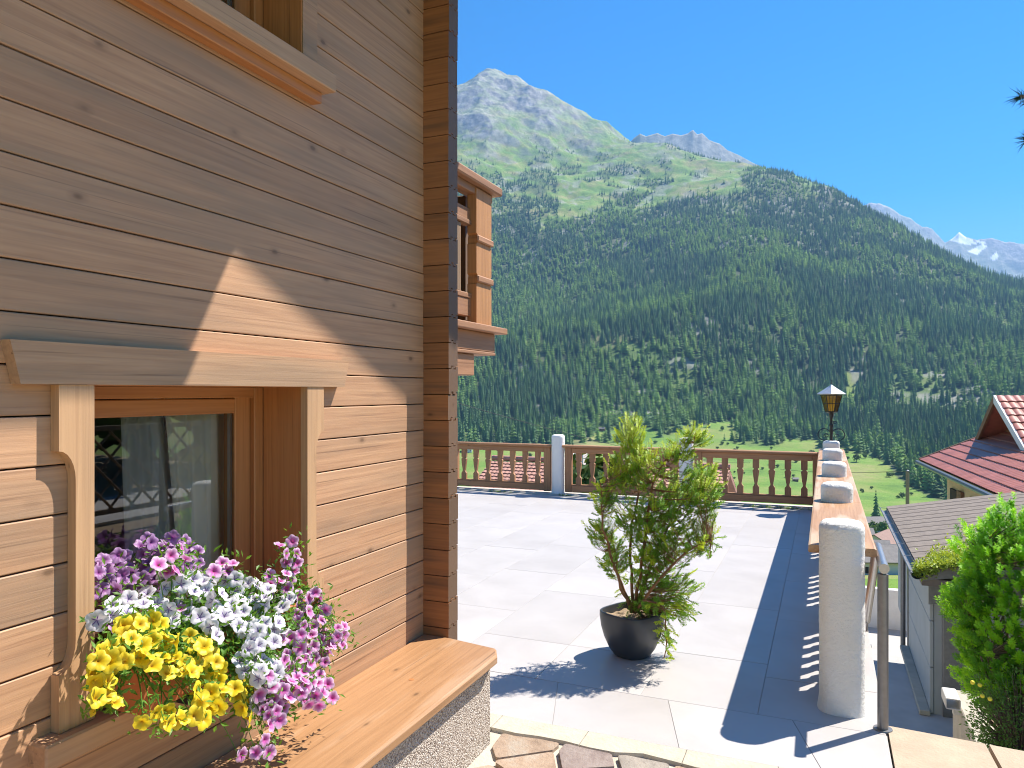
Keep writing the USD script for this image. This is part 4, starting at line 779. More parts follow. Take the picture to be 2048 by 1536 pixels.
gut.tube([(gx - .130, gy0 - .2, -.932), (gx - .130, gy1 + .1, -.932)], .012, 8); obj('gutter', gut, 'zinc', gar)
for y in np.linspace(gy0, gy1, 7): obj('gutter_bracket', MB().box(gx - .14, gx + .03, y - .012, y + .012, -.930, -.924), 'steel_dark', gar)
obj('downpipe', MB().tube([(gx - .055, 15.9, -1.01), (gx + .05, 15.92, -1.25), (gx + .07, 15.92, -1.4), (gx + .07, 15.92, -3.1)], .045, 10), 'steel_dark', gar)
for k in range(3):
    obj('side_panel', MB().box(1.45, 1.50, 12.70, 15.7, -3.1 + .70 * k + .008, -3.1 + .70 * (k + 1) - .004, .006), 'panel_grey', gar)
obj('corner_board', MB().box(1.44, 1.60, 15.705, 15.95, -3.1, -1.06, .01), 'zinc', gar); obj('back_wall', MB().box(1.52, 1.6, 15.96, 18.8, -3.1, -1.07), 'panel_grey', gar)
obj('front_wall', MB().box(1.505, 6.5, 12.72, 12.9, -3.1, -1.42), 'panel_grey', gar); obj('dark_door', MB().box(1.62, 2.1, 12.66, 12.72, -3.1, -1.45, .005), 'steel_dark', gar)
obj('base_kerb', MB().box(1.30, 1.449, 12.6, 15.7, -3.098, -3.02, .01), 'concrete_wall', gar)

def tile_roof(name, o, eu, ev, L, W, mt, parent, tw=.21, tl=.33, amp=.032):
    """A pantiled slope from the eave corner o, along eu and up ev."""
    o, eu, ev = np.array(o, float), np.array(eu, float), np.array(ev, float); eu /= np.linalg.norm(eu); ev /= np.linalg.norm(ev); nn = np.cross(eu, ev); nn *= np.sign(nn[2])
    nu = int(L / tw) * 6; us = np.linspace(0, L, nu + 1); vs, hs = [], []
    for k in range(int(W / tl)):
        vs += [k * tl, (k + 1) * tl - .001]; hs += [.032, .0]
    U_, V_ = np.meshgrid(us, vs, indexing='ij'); H_ = np.broadcast_to(np.array(hs), U_.shape) + amp * np.abs(np.sin(U_ * math.pi / tw)) ** .7
    P = o + U_[..., None] * eu + V_[..., None] * ev + H_[..., None] * nn; a, b = U_.shape; ix = np.arange(a * b).reshape(a, b)
    q = np.stack([ix[:-1, :-1], ix[1:, :-1], ix[1:, 1:], ix[:-1, 1:]], -1).reshape(-1, 4); mb = MB().add(P.reshape(-1, 3), q)
    Wd = vs[-1]; c = [o, o + eu * L, o + eu * L + ev * Wd, o + ev * Wd]; mb.add([k + nn * .004 for k in c] + [k - nn * .14 for k in c], [[4, 7, 6, 5], [0, 4, 5, 1], [1, 5, 6, 2], [2, 6, 7, 3], [3, 7, 4, 0]])
    obj(name, mb, mt, parent); return Wd
# chalet with the dormer
T_ = np.array([-.07, .9975, 0]); S_ = np.array([.9975, .07, 0]); far = At(1840, 921, d=25.0); ze = far[2]
ch = thing('chalet', 'wooden chalet below the terrace with red pantile roof and gabled dormer', 'house')
slope = math.radians(24.6); up = S_ * math.cos(slope) + Z * math.sin(slope); o0 = far - T_ * 13.0
tile_roof('roof', o0, T_, up, 13.0, 5.6, 'roof_tile_red', ch)
top = far + up * 5.6
tile_roof('roof', top + S_ * 5.1 - Z * 2.3, -T_, -(S_ * math.cos(slope) - Z * math.sin(slope)) , 13.0, 5.5, 'roof_tile_red', ch)
def oriented_box(mb, o, L, a0, a1, b0, b1, z0, z1):
    v = [o + T_ * a + S_ * b + Z * (z - o[2]) for a in (a0, a1) for b in (b0, b1) for z in (z0, z1)]
    return mb.add(v, [[0, 1, 3, 2], [4, 6, 7, 5], [0, 4, 5, 1], [2, 3, 7, 6], [0, 2, 6, 4], [1, 5, 7, 3]])
obj('wall', oriented_box(MB(), far, 0, -12.4, -.5, .7, 9.0, -11, ze - .12), 'house_ochre', ch)
for k in range(5):
    obj('window', oriented_box(MB(), far, 0, -2.2 - 2.2 * k, -1.2 - 2.2 * k, .64, .74, ze - 1.9, ze - .75), 'dark_gap', ch); obj('shutter', oriented_box(MB(), far, 0, -2.75 - 2.2 * k, -2.25 - 2.2 * k, .60, .695, ze - 1.95, ze - .7), 'house_wood', ch)
gm = MB(); a = far - S_ * .08 - Z * .06; gm.tube([a + T_ * .1, a - T_ * 13], .07, 8); obj('gutter', gm, 'steel_dark', ch)
obj('verge_board', MB().tube([far + T_ * .04, far + T_ * .04 + up * 5.5], .08, 6), 'house_wood', ch)
# dormer: ridge along S_, gable facing down the slope
gs = 2.2; zg = far[2] + gs * math.tan(slope); fo = far + S_ * gs; apex_t, foot0, foot1 = 2.35, .25, 5.3
P = lambda t, s, z: far + S_ * s - T_ * t + Z * (z - far[2])
za = 1.62; dl = 4.6; eav = .45
for (t0, t1) in ((apex_t, foot1), (apex_t, foot0)):
    z1 = far[2] + (gs - .6) * math.tan(slope); e = P(t1 + (t1 - apex_t) * .05, gs - .6, z1 - .05); r = P(apex_t, gs - .6, za); ev = r - e; W = np.linalg.norm(ev)
    tile_roof('dormer_roof', e, S_, ev, dl, W + .3, 'roof_tile_red', ch, tl=W / 8.02)
    sgn = 1 if t1 > t0 else -1
    bb = [e, r + Z * .02, r - Z * .22, e - Z * .22]; off = -S_ * .05
    q = [k + off for k in bb] + [k + S_ * .02 for k in bb]; obj('barge_board', MB().add(q, [[0, 1, 2, 3], [4, 7, 6, 5], [0, 4, 5, 1], [1, 5, 6, 2], [2, 6, 7, 3], [3, 7, 4, 0]]), 'white_paint' if sgn > 0 else 'house_wood', ch)
tri = [P(foot0 + .2, gs + .1, zg - .15), P(foot1 - .1, gs + .1, zg - .15), P(apex_t, gs + .1, za - .12)]; tr2 = [k + S_ * .15 for k in tri]; obj('gable_wall', MB().add(tri + tr2, [[0, 1, 2], [3, 5, 4]]), 'balcony_wood_z', ch)
def gable_pt(t, z, s=gs + .06): return P(t, s, z)
for (t0, t1, z0, h0, h1) in ((1.30, 2.25, .62, .05, .50), (2.45, 3.4, .62, .60, .22)):
    pts4 = [gable_pt(t0, z0), gable_pt(t1, z0), gable_pt(t1, z0 + h1), gable_pt(t0, z0 + h0)]
    obj('dormer_window', MB().add(pts4, [[0, 1, 2, 3]]), 'dark_gap', ch)
    for i in range(4): obj('window_frame', MB().tube([pts4[i] - S_ * .03, pts4[(i + 1) % 4] - S_ * .03], .05, 4), 'balcony_wood_z', ch)
obj('dormer_sill', MB().tube([gable_pt(.6, .52), gable_pt(4.9, .52)], .06, 4), 'balcony_wood_y', ch)
# neighbour's roof below the back railing
nb = thing('red_roofed_house', 'neighbouring house below the terrace with pale red pantile roof seen through the balusters', 'house')
rl = At(985, 919, d=24.5); a25 = math.radians(24); rr_ = 7.6; dn = np.array([0, -math.cos(a25), -math.sin(a25)])
tile_roof('roof', rl + dn * 5.5, X, -dn, rr_, 5.6, 'roof_tile_pink', nb, .15, .20, .02); tile_roof('roof', rl + np.array([rr_, 4.6, -2.1]), -X, np.array([0, -math.cos(a25), math.sin(a25)]), rr_, 5.0, 'roof_tile_pink', nb, .15, .20, .02)
obj('wall', MB().box(rl[0] + .6, rl[0] + rr_ - .6, rl[1] - 4.4, rl[1] + 4, -12, rl[2] - 2.2), 'house_white', nb)
g_ = MB(); g_.add([(rl[0] + .6, rl[1] - 4.4, rl[2] - 2.2), (rl[0] + .6, rl[1] + 4, rl[2] - 2.2), (rl[0] + .6, rl[1] - .1, rl[2] - .16), (rl[0] + rr_ - .6, rl[1] - 4.4, rl[2] - 2.2), (rl[0] + rr_ - .6, rl[1] + 4, rl[2] - 2.2), (rl[0] + rr_ - .6, rl[1] - .1, rl[2] - .16)], [[0, 2, 1], [3, 4, 5]]); obj('gable', g_, 'house_white', nb)
obj('chimney', MB().box(rl[0] + 2.9, rl[0] + 3.4, rl[1] - .9, rl[1] - .4, rl[2] - .8, rl[2] + .35, .02), 'house_white', nb); obj('ridge', MB().tube([rl + Z * .06, rl + X * rr_ + Z * .06], .09, 8), 'roof_tile_pink', nb)
for (u, v, d, s, lb) in ((1185, 955, 21.0, .30, 'dark leafy bush below the terrace seen through the middle railing panel'), (1225, 960, 20.5, .28, 'second leafy bush below the terrace just left of the yew stems'), (1325, 935, 24, .26, 'leafy bush right of the pale red roof behind the railing')):
    p = At(u, v, d=d); place_class('garden_bush', f'/broad_kind_00{len(lb) % 3}', p - Z * 2.0, s, 30, lb, 'bush')
pole = At(1815, 942, d=38); pl = thing('utility_pole', 'thin wooden utility pole rising behind the garage roof', 'pole', (pole[0], pole[1], 0)); obj('shaft', MB().tube([(0, 0, -14), (0, 0, pole[2])], [.11, .085], 10), 'pole_wood', pl); obj('cap', MB().lathe([(.0, pole[2] + .06), (.09, pole[2] + .02), (.095, pole[2] - .03)], n=10), 'zinc', pl)
def cable(a, b, sag, r, label):
    t = np.linspace(0, 1, 30); p = a[None] * (1 - t[:, None]) + b[None] * t[:, None]; p[:, 2] -= sag * 4 * t * (1 - t)
    obj('overhead_cable', MB().tube(p, r, 5), 'cable_black', None, label=label, cat='cable')
cable(At(640, 722, d=16.5), At(1500, 925, d=62), .7, np.linspace(.007, .014, 30), 'black cable sagging from behind the log corner across the valley view to behind the yew')
cable(At(1815, 942, d=38), At(1560, 938, d=75), .2, .016, 'thin dark cable running left from the utility pole over the meadow'); cable(At(1815, 942, d=38), At(1990, 985, d=30), .3, .012, 'thin grey cable dropping right from the utility pole to the chalet')
# lattice fence in the garden to the right, seen mirrored in the window
lf = thing('lattice_fence', 'brown diamond lattice fence in the garden, seen mirrored in the lower window', 'fence', (3.5, 4.2, 0))
for k in range(5): obj('fence_post', MB().box(-.04, .04, k * 1.45 - .04, k * 1.45 + .04, -.1, 1.42, .006), 'old_board', lf)
obj('fence_rail', MB().box(-.025, .025, -.04, 5.84, 1.28, 1.34, .004), 'old_board', lf); obj('fence_rail', MB().box(-.025, .025, -.04, 5.84, .28, .34, .004), 'old_board', lf)
for s in (-1, 1):
    for k in range(24):
        y0 = -.9 + k * .30; pa, pb = (y0, .32), (y0 + .96, 1.28); 
        if s < 0: pa, pb = (y0, 1.28), (y0 + .96, .32)
        if pa[0] < 0 or pb[0] > 5.8: continue
        obj('lath', MB().tube([(s * .012, pa[0], pa[1]), (s * .012, pb[0], pb[1])], .018, 4), 'old_board', lf)
struct('garden_path', MB().box(3.9, 9, 4.5, 12, .06, .11), 'concrete')
for k, (x, y, s) in enumerate(((4.4, 4.3, .28), (8.2, 9.4, .45), (10.5, 7.5, .55), (9.6, 12.0, .6), (7.5, 12.6, .5))): place_class('hedge_bush', f'/broad_kind_00{k % 3}', (x, y, -.1), s, 40 * k, ['green bush at the near end of the lattice fence', 'green bush past the path behind the lattice fence', 'tall bush behind the lattice fence on the right', 'tall bush at the far corner of the garden behind the lattice', 'bush at the back of the garden path'][k], 'bush')

# ------------------------------------------------------------------ plants made of shoots
def shoots(m, P0, D, L, nl, per, g, w=.0035, rad=False, tipup=.0):
    """Adds needle shoots to m: at P0 along D, needles in two ranks or all round."""
    for p, d, l in zip(P0, D, L):
        d = d / np.linalg.norm(d); a = np.cross(d, [0, 0, 1.0]); a = a / (np.linalg.norm(a) + 1e-9) if np.linalg.norm(a) > .05 else np.array([1.0, 0, 0]); b = np.cross(a, d)
        n = int(per * l / .09); t = (np.arange(n) + .3) / n
        if rad: ph = g.uniform(0, 2 * np.pi, n)
        else: ph = np.where(np.arange(n) % 2 == 0, 0, np.pi) + g.normal(0, .45, n)
        side = np.cos(ph)[:, None] * a + np.sin(ph)[:, None] * b; lean = g.uniform(.35, .75, n)[:, None]
        nd = side + d * lean; nd /= np.linalg.norm(nd, axis=1, keepdims=True); ln = nl * g.uniform(.75, 1.1, n)[:, None] * np.interp(t, [0, .2, .8, 1], [.6, 1, 1, .6])[:, None]
        base = p + t[:, None] * l * d; up_ = np.cross(nd, side + 1e-3); wv = np.cross(nd, d); wv /= np.linalg.norm(wv, axis=1, keepdims=True) + 1e-9
        q = np.stack([base - wv * w * .3, base + nd * ln * .55 - wv * w * .5, base + nd * ln, base + nd * ln * .55 + wv * w * .5], 1)
        m.add(q.reshape(-1, 3), (np.arange(n)[:, None] * 4 + np.array([[0, 1, 2, 3]])))
g = np.random.default_rng(21)
pc = At(1264, 1300, d=4.93); pot = thing('plant_pot', 'dark grey rounded square pot on the terrace tiles holding the yew', 'pot', (pc[0], pc[1], 0), math.radians(65))
n = 64; th = np.arange(n) * 2 * np.pi / n
def sqring(r, z, e=3.4): q = (np.abs(np.cos(th)) ** e + np.abs(np.sin(th)) ** e) ** (-1 / e); return np.stack([r * q * np.cos(th), r * q * np.sin(th), np.full(n, z)], 1)
prof = [(.02, .0, 2), (.108, .0, 2.2), (.118, .006, 2.2), (.145, .05, 2.4), (.168, .12, 2.8), (.180, .19, 3.2), (.185, .26, 3.5), (.184, .288, 3.5), (.180, .292, 3.5), (.172, .291, 3.5), (.168, .284, 3.5), (.164, .24, 3.4)]
v = np.vstack([sqring(*q) for q in prof]); ix = np.arange(len(prof) * n).reshape(len(prof), n); nx = np.roll(ix, -1, 1); obj('body', (v, np.stack([ix[:-1], nx[:-1], nx[1:], ix[1:]], -1).reshape(-1, 4)), 'pot_grey', pot, smooth=50)
sr = np.linspace(0.003, .166, 9); v = np.vstack([sqring(r, .245, 3.4) for r in sr]); v[:, 2] += (meshkit.fbm(v * 28, 3, 4) - .5) * .05; ix = np.arange(9 * n).reshape(9, n); nx = np.roll(ix, -1, 1); obj('soil', (v, np.stack([ix[:-1], nx[:-1], nx[1:], ix[1:]], -1).reshape(-1, 4)), 'soil', pot, smooth=True)
yew = thing('yew_bush', 'loose yew shrub with several reddish stems growing in the grey pot', 'shrub', (0, 0, 0))
STEM = [[(1262, 1225, 0), (1228, 1130, -.05), (1206, 1040, -.1), (1200, 968, -.12)], [(1266, 1225, 0), (1262, 1080, .06), (1276, 980, .08), (1262, 855, .1)], [(1270, 1225, .0), (1288, 1090, .0), (1306, 970, -.03), (1345, 905, 0), (1392, 868, .04)], [(1272, 1225, 0), (1310, 1110, .08), (1362, 1010, .12), (1405, 960, .15)],
        [(1274, 1225, 0), (1318, 1160, -.12), (1380, 1100, -.15), (1425, 1080, -.14)], [(1272, 1225, -.03), (1300, 1200, -.18), (1332, 1235, -.25), (1330, 1315, -.27)], [(1268, 1225, .02), (1240, 1160, .12), (1225, 1090, .15), (1190, 1060, .15)], [(1270, 1225, .05), (1300, 1130, .2), (1330, 1050, .24), (1350, 960, .2)]]
SP = []
for k, wp in enumerate(STEM):
    p = np.array([At(u, v, d=4.93 + dd - .14 * (i > 0)) for i, (u, v, dd) in enumerate(wp)]); t = np.linspace(0, 1, 24); s = PchipInterpolator(np.linspace(0, 1, len(p)), p)(t); s = s + (meshkit.fbm(s * 9 + k, 2, k) - .5)[:, None] * .03; SP.append(s)
    obj('stem', MB().tube(s, np.interp(t, [0, 1], [.0115 if k != 5 else .008, .003]), 7), 'bark', yew, smooth=True)
SA = np.vstack(SP)
BLOB = [(1262, 882, 26, 44, 58, .95, .10), (1248, 955, 36, 40, 60, .75, .12), (1285, 935, 40, 44, 52, .7, .12), (1388, 882, 26, 20, 30, .95, .07), (1350, 912, 36, 24, 34, .8, .10), (1345, 1000, 70, 62, 120, .35, .2), (1398, 985, 38, 58, 80, .6, .16), (1335, 1085, 70, 58, 110, .25, .22), (1405, 1075, 32, 50, 55, .4, .16),
        (1290, 1050, 40, 56, 56, .35, .16), (1212, 1005, 22, 42, 36, .6, .1), (1203, 1072, 24, 30, 34, .45, .1), (1232, 1120, 26, 42, 42, .3, .12), (1325, 1175, 66, 36, 95, .12, .2), (1348, 1208, 42, 28, 46, .45, .14), (1326, 1262, 16, 34, 14, .6, .08), (1302, 1118, 50, 40, 60, .35, .18), (1255, 1040, 30, 40, 26, .5, .12), (1288, 1205, 42, 18, 46, .1, .14), (1420, 1000, 16, 60, 24, .6, .1)]
br, dk, tw = MB(), MB(), MB()
root = np.array([pc[0], pc[1], .1])
for (u, v, ru, rv, cnt_, bf, dep) in BLOB:
    for _ in range(int(cnt_ * 1.45)):
        q = g.normal(size=3); q = q / np.linalg.norm(q) * g.random() ** .45
        p = At(u + q[0] * ru, v + q[1] * rv, d=4.93 + q[2] * dep - (.14 if v < 1150 else .04)); near = SA[np.argmin(np.linalg.norm(SA - p, axis=1) + .25 * np.maximum(SA[:, 2] - p[2], 0))]
        out = p - near; out = out / (np.linalg.norm(out) + 1e-6); d = out * .7 + (p - root) * .5 + np.array([0, 0, .55 if v < 1190 else -.55]) + g.normal(0, .28, 3); d /= np.linalg.norm(d)
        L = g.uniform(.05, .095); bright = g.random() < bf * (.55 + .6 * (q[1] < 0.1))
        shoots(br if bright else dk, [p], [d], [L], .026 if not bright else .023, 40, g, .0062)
        mid = (near + p) / 2 + np.array([0, 0, -.01]); tw.tube([near, mid, p, p + d * L * .9], [.0022, .0016, .0012, .0006], 4, False)
for k, s in enumerate(SP):
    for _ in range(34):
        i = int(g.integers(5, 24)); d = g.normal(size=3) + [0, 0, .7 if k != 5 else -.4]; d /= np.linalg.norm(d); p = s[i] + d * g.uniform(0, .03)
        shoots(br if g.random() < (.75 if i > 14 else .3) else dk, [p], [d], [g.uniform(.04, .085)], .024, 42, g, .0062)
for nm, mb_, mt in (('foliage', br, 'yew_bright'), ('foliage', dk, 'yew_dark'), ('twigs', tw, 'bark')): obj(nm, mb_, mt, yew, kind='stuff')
# bright pine bush on the bank at the right, and the lower shrub in front of it
pb = thing('pine_bush', 'bright green dwarf pine bush above the retaining wall at the right edge', 'shrub')
br, dk, tw = MB(), MB(), MB(); c0 = At(2075, 1245, d=5.1); base_p = np.array([c0[0] + .1, c0[1], -1.1]); bra = []
for k in range(14):
    e = c0 + np.array([g.uniform(-.5, .4), g.uniform(-.4, .4), g.uniform(-.3, .5)]); t = np.linspace(0, 1, 12); p = PchipInterpolator([0, .5, 1], np.array([base_p, (base_p + e) / 2 + [0, 0, -.15], e]))(t); bra.append(p)
    obj('branch', MB().tube(p, np.interp(t, [0, 1], [.022, .006]), 7), 'bark_grey', pb, smooth=True)
BA = np.vstack(bra)
for _ in range(3000):
    q = g.normal(size=3); q /= np.linalg.norm(q); rr = g.uniform(.66, 1.02); lump = 1 + .22 * (meshkit.noise(q * 3.1 + 5, 3) - .5) * 2
    p = c0 + q * rr * lump * np.array([.52, .55, .70]); 
    if q[1] > .55: continue
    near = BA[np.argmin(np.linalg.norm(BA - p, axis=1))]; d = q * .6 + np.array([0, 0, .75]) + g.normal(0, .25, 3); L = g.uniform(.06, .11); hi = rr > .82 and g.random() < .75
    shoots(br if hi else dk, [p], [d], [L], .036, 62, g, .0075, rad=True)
    if rr < .95 and g.random() < .5: tw.tube([near, (near + p) / 2, p], [.005, .0035, .002], 4, False)
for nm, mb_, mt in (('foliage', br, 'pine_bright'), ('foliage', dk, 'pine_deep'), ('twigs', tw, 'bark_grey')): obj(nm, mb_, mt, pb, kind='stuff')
def leaf_add(m, p, d, up_, L, w):
    d = d / np.linalg.norm(d); s = np.cross(d, up_); s /= np.linalg.norm(s) + 1e-9; n_ = np.cross(s, d)
    m.add([p, p + d * L * .45 + s * w * .5 + n_ * L * .06, p + d * L, p + d * L * .45 - s * w * .5 + n_ * L * .06, p + d * L * .5 - n_ * L * .03], [[0, 1, 4], [1, 2, 4], [2, 3, 4], [3, 0, 4]])
ls = thing('flowering_shrub', 'grey green shrub with a few yellow blossoms below the bright pine bush', 'shrub'); m, tw = MB(), MB(); c1 = At(2040, 1440, d=4.75)
for _ in range(520):
    q = g.normal(size=3); q /= np.linalg.norm(q); p = c1 + q * g.uniform(.6, 1.05) * np.array([.27, .3, .36]); tw.tube([c1 + [0, 0, -.5], (c1 + p) / 2 + [0, 0, -.1], p], [.006, .004, .0015], 4, False)
    for k in range(14): leaf_add(m, p + g.normal(0, .022, 3), q + g.normal(0, .6, 3) + [0, 0, .4], g.normal(size=3), g.uniform(.018, .03), .010)
obj('foliage', m, 'shrub_green', ls, kind='stuff'); obj('twigs', tw, 'bark_grey', ls, kind='stuff')
for u, v in ((1960, 1370), (1965, 1392), (1980, 1398), (1945, 1365)): obj('blossom', trimesh.creation.icosphere(2, .013).apply_translation(At(u, v, d=4.6)), 'blossom_yellow', ls)
iv = MB()
for _ in range(8000):
    x = g.uniform(1.22, 3.4); w = np.interp(x, [1.22, 1.5, 3.4], [.20, .75, 2.6]); y = 12.42 + abs(g.normal(0, w * .6)) - .05; z = rz_(max(x, gx)) + g.uniform(.0, .10) - (.12 * g.random() if x < 1.5 else 0)
    leaf_add(iv, np.array([x, y, z]), g.normal(size=3) + [0, -.5, .2], np.array([0, 0, 1.0]) + g.normal(0, .4, 3), g.uniform(.04, .075), .035)
obj('ivy', iv, 'ivy_green', None, label='creeping green juniper trailing along the front edge of the garage roof', cat='creeper', kind='stuff')
wd = MB()
for _ in range(170):
    x = g.choice([-5.2, -4.0, -3.1, -1.7, -.9, -.5]) + g.normal(0, .12); p = np.array([x, 11.755 + g.uniform(-.015, .02), .0])
    for k in range(3): leaf_add(wd, p, g.normal(0, .5, 3) + [0, 0, .7], X, g.uniform(.02, .06), .008)
obj('weeds', wd, 'petunia_leaf', None, label='small weeds sprouting along the kerb under the back railing', cat='weeds', kind='stuff')
# pine twig hanging into the picture at the top right
pt = thing('pine_tree', 'dark pine whose branch tips reach in at the upper right edge', 'tree'); m = MB()
for (u, v, us, vs_) in ((2040, 192, 2110, 206), (2050, 282, 2115, 262)):
    a, b = At(u, v, d=3.0), At(us, vs_, d=3.1); ax = a - b; ax /= np.linalg.norm(ax); e = At(2300, 200, d=3.4)
    obj('bough', MB().tube([(3.25, 4.55, 3.0), (2.3, 4.5, 3.12), e], [.04, .025, .012], 8), 'bark_grey', pt)
    obj('twig', MB().tube([e, b, a], [.012, .006, .004], 6), 'bark_grey', pt)
    for _ in range(150):
        s = g.random(); p = a + (b - a) * s * .8; d = g.normal(size=3); d -= ax * (d @ ax); d /= np.linalg.norm(d); d = d * g.uniform(.4, .9) + ax * g.uniform(.5, 1.1); d /= np.linalg.norm(d); L = g.uniform(.05, .075); w = np.cross(d, FWD); w /= np.linalg.norm(w); h = np.cross(w, d)
        m.add([p + w * .0022, p - w * .0022, p + h * .003, p + d * L], [[0, 1, 3], [1, 2, 3], [2, 0, 3]])
obj('trunk', MB().tube([(3.3, 4.55, -.5), (3.25, 4.55, 3.0), (3.2, 4.6, 6.5)], [.13, .10, .03], 12), 'bark_grey', pt)
obj('needles', m, 'needle_dark', pt, kind='stuff')

# ------------------------------------------------------------------ flower box and petunias
fb = thing('flower_box', 'terracotta flower box on the sill of the lower window', 'planter', (0, 0, 0))
x0, x1, y0, y1, z0, z1 = -2.02, -1.80, 1.535, 2.34, .812, .945
m = MB(); hull = trimesh.Trimesh(np.array([(x, y, z) for z, e in ((z0, .016), (z1, 0)) for x in (x0 + e, x1 - e) for y in (y0 + e, y1 - e)]), process=False).convex_hull; m.tm(hull); obj('trough', m, 'terracotta', fb)
obj('rim', MB().box(x0 - .006, x1 + .006, y0 - .006, y1 + .006, z1 + .0005, z1 + .022, .005), 'terracotta', fb); obj('soil', MB().box(x0 + .01, x1 - .01, y0 + .01, y1 - .01, z1 + .02, z1 + .03), 'soil', fb)
obj('bracket', MB().box(-1.905, -1.80, 1.70, 1.73, .790, .811), 'black_iron', fb); obj('bracket', MB().box(-1.905, -1.80, 2.22, 2.25, .790, .811), 'black_iron', fb)
def flower(R, g, openness=1.0):
    na, rs = 30, np.array([.0, .10, .22, .45, .70, .90, 1.0]); th = np.arange(na) * 2 * np.pi / na; V, UV = [], []; ph = g.uniform(0, 6.28, 3)
    for r in rs:
        lob = 1 + .11 * r ** 2 * (np.abs(np.cos(2.5 * th)) * 2 - 1.25); rr = R * r * lob; z = R * (-.55 * (1 - r) ** 2.2 - .10 * r ** 3 * openness + .07 * r ** 2 * np.sin(5 * th + ph[0]) + .06 * r ** 3 * np.sin(11 * th + ph[1]) + .16 * r ** 2 * np.sin(th + ph[2]))
        V.append(np.stack([rr * np.cos(th), rr * np.sin(th), z], 1)); UV.append(np.stack([np.full(na, r), th / (2 * np.pi)], 1))
    k = len(rs); tr = np.stack([R * .16 * np.cos(th), R * .16 * np.sin(th), np.full(na, -R * .50)], 1); tb = np.stack([R * .06 * np.cos(th), R * .06 * np.sin(th), np.full(na, -R * 1.05)], 1); V += [tr, tb]; UV += [np.stack([np.full(na, .4), th / 6.2832], 1)] * 2
    ix = np.arange((k + 2) * na).reshape(k + 2, na); nx = np.roll(ix, -1, 1); q = np.stack([ix[:-1], nx[:-1], nx[1:], ix[1:]], -1)
    q = np.concatenate([q[:k - 1].reshape(-1, 4), q[k:k + 1].reshape(-1, 4)]); return np.vstack(V), q, np.vstack(UV)
def frame_to(d, g):
    d = d / np.linalg.norm(d); a = np.cross(d, g.normal(size=3)); a /= np.linalg.norm(a); return np.stack([a, np.cross(d, a), d])
def scatter(poly, n, mind, g, holes=()):
    p = np.array(poly); out = []; lo, hi = p.min(0), p.max(0); tries = 0
    while len(out) < n and tries < 20000:
        tries += 1; q = lo + g.random(2) * (hi - lo)
        if in_poly(poly, q[:1], q[1:])[0] and not any(in_poly(h, q[:1], q[1:])[0] for h in holes) and all(np.hypot(*(q - o)) > mind for o in out): out.append(q)
    return out
g = np.random.default_rng(77); BOX_GAP = [(226, 1332), (300, 1326), (345, 1350), (400, 1340), (395, 1425), (280, 1425)]
PLANTS = [
 ('yellow_petunia', 'petal_yellow', 'yellow petunia with frilled blossoms spilling over the left half of the box', .0265,
  [([(186, 1320), (235, 1262), (250, 1235), (330, 1236), (345, 1265), (430, 1270), (438, 1330), (350, 1330), (240, 1335)], 34, 18, -1.76, -1.66), ([(182, 1345), (232, 1330), (228, 1400), (186, 1395)], 6, 18, -1.73, -1.68), ([(310, 1340), (440, 1330), (450, 1400), (415, 1440), (330, 1455), (300, 1400)], 26, 18, -1.70, -1.62), ([(455, 1360), (505, 1360), (510, 1440), (478, 1440)], 8, 17, -1.70, -1.64)],
  [(284, 1447, -1.62), (342, 1446, -1.60), (186, 1415, -1.74), (232, 1400, -1.69)]),
 ('white_petunia', 'petal_white', 'white petunia with violet veined stars along the back and middle of the box', .0275,
  [([(200, 1215), (290, 1180), (330, 1150), (400, 1165), (400, 1230), (330, 1240), (250, 1230), (190, 1245)], 22, 20, -1.90, -1.80), ([(380, 1150), (470, 1155), (560, 1160), (580, 1200), (560, 1250), (480, 1260), (440, 1220), (390, 1190)], 34, 17, -1.86, -1.74), ([(465, 1250), (575, 1240), (570, 1290), (500, 1300)], 12, 18, -1.74, -1.66), ([(480, 1310), (560, 1310), (560, 1365), (490, 1360)], 9, 18, -1.70, -1.62), ([(400, 1230), (440, 1225), (440, 1270), (405, 1270)], 5, 18, -1.78, -1.70), ([(505, 1390), (530, 1390), (525, 1425)], 2, 16, -1.68, -1.64)], []),
 ('pink_petunia', 'petal_pink', 'pink and magenta petunia hanging out over the right end of the box', .0235,
  [([(310, 1120), (385, 1085), (395, 1110), (370, 1140), (325, 1145)], 6, 20, -1.92, -1.86), ([(415, 1120), (465, 1110), (470, 1140), (430, 1145)], 4, 18, -1.88, -1.84), ([(552, 1084), (592, 1080), (606, 1140), (575, 1150)], 8, 15, -1.86, -1.82), ([(535, 1150), (585, 1155), (580, 1180), (540, 1175)], 5, 16, -1.86, -1.80), ([(600, 1190), (640, 1170), (656, 1230), (690, 1240), (698, 1290), (640, 1330), (600, 1300), (590, 1240)], 36, 14, -1.80, -1.68), ([(540, 1320), (620, 1310), (640, 1370), (580, 1400), (540, 1380)], 26, 14, -1.70, -1.60), ([(520, 1390), (570, 1390), (565, 1450), (535, 1450)], 12, 13, -1.66, -1.60), ([(600, 1375), (645, 1345), (670, 1370), (640, 1420), (605, 1410)], 9, 15, -1.70, -1.64), ([(555, 1270), (600, 1270), (600, 1310), (560, 1310)], 5, 15, -1.72, -1.66)],
  [(545, 1195, -1.84), (500, 1195, -1.85), (360, 1215, -1.84), (532, 1480, -1.60), (540, 1505, -1.60), (512, 1505, -1.62), (486, 1510, -1.64), (665, 1395, -1.68)])]
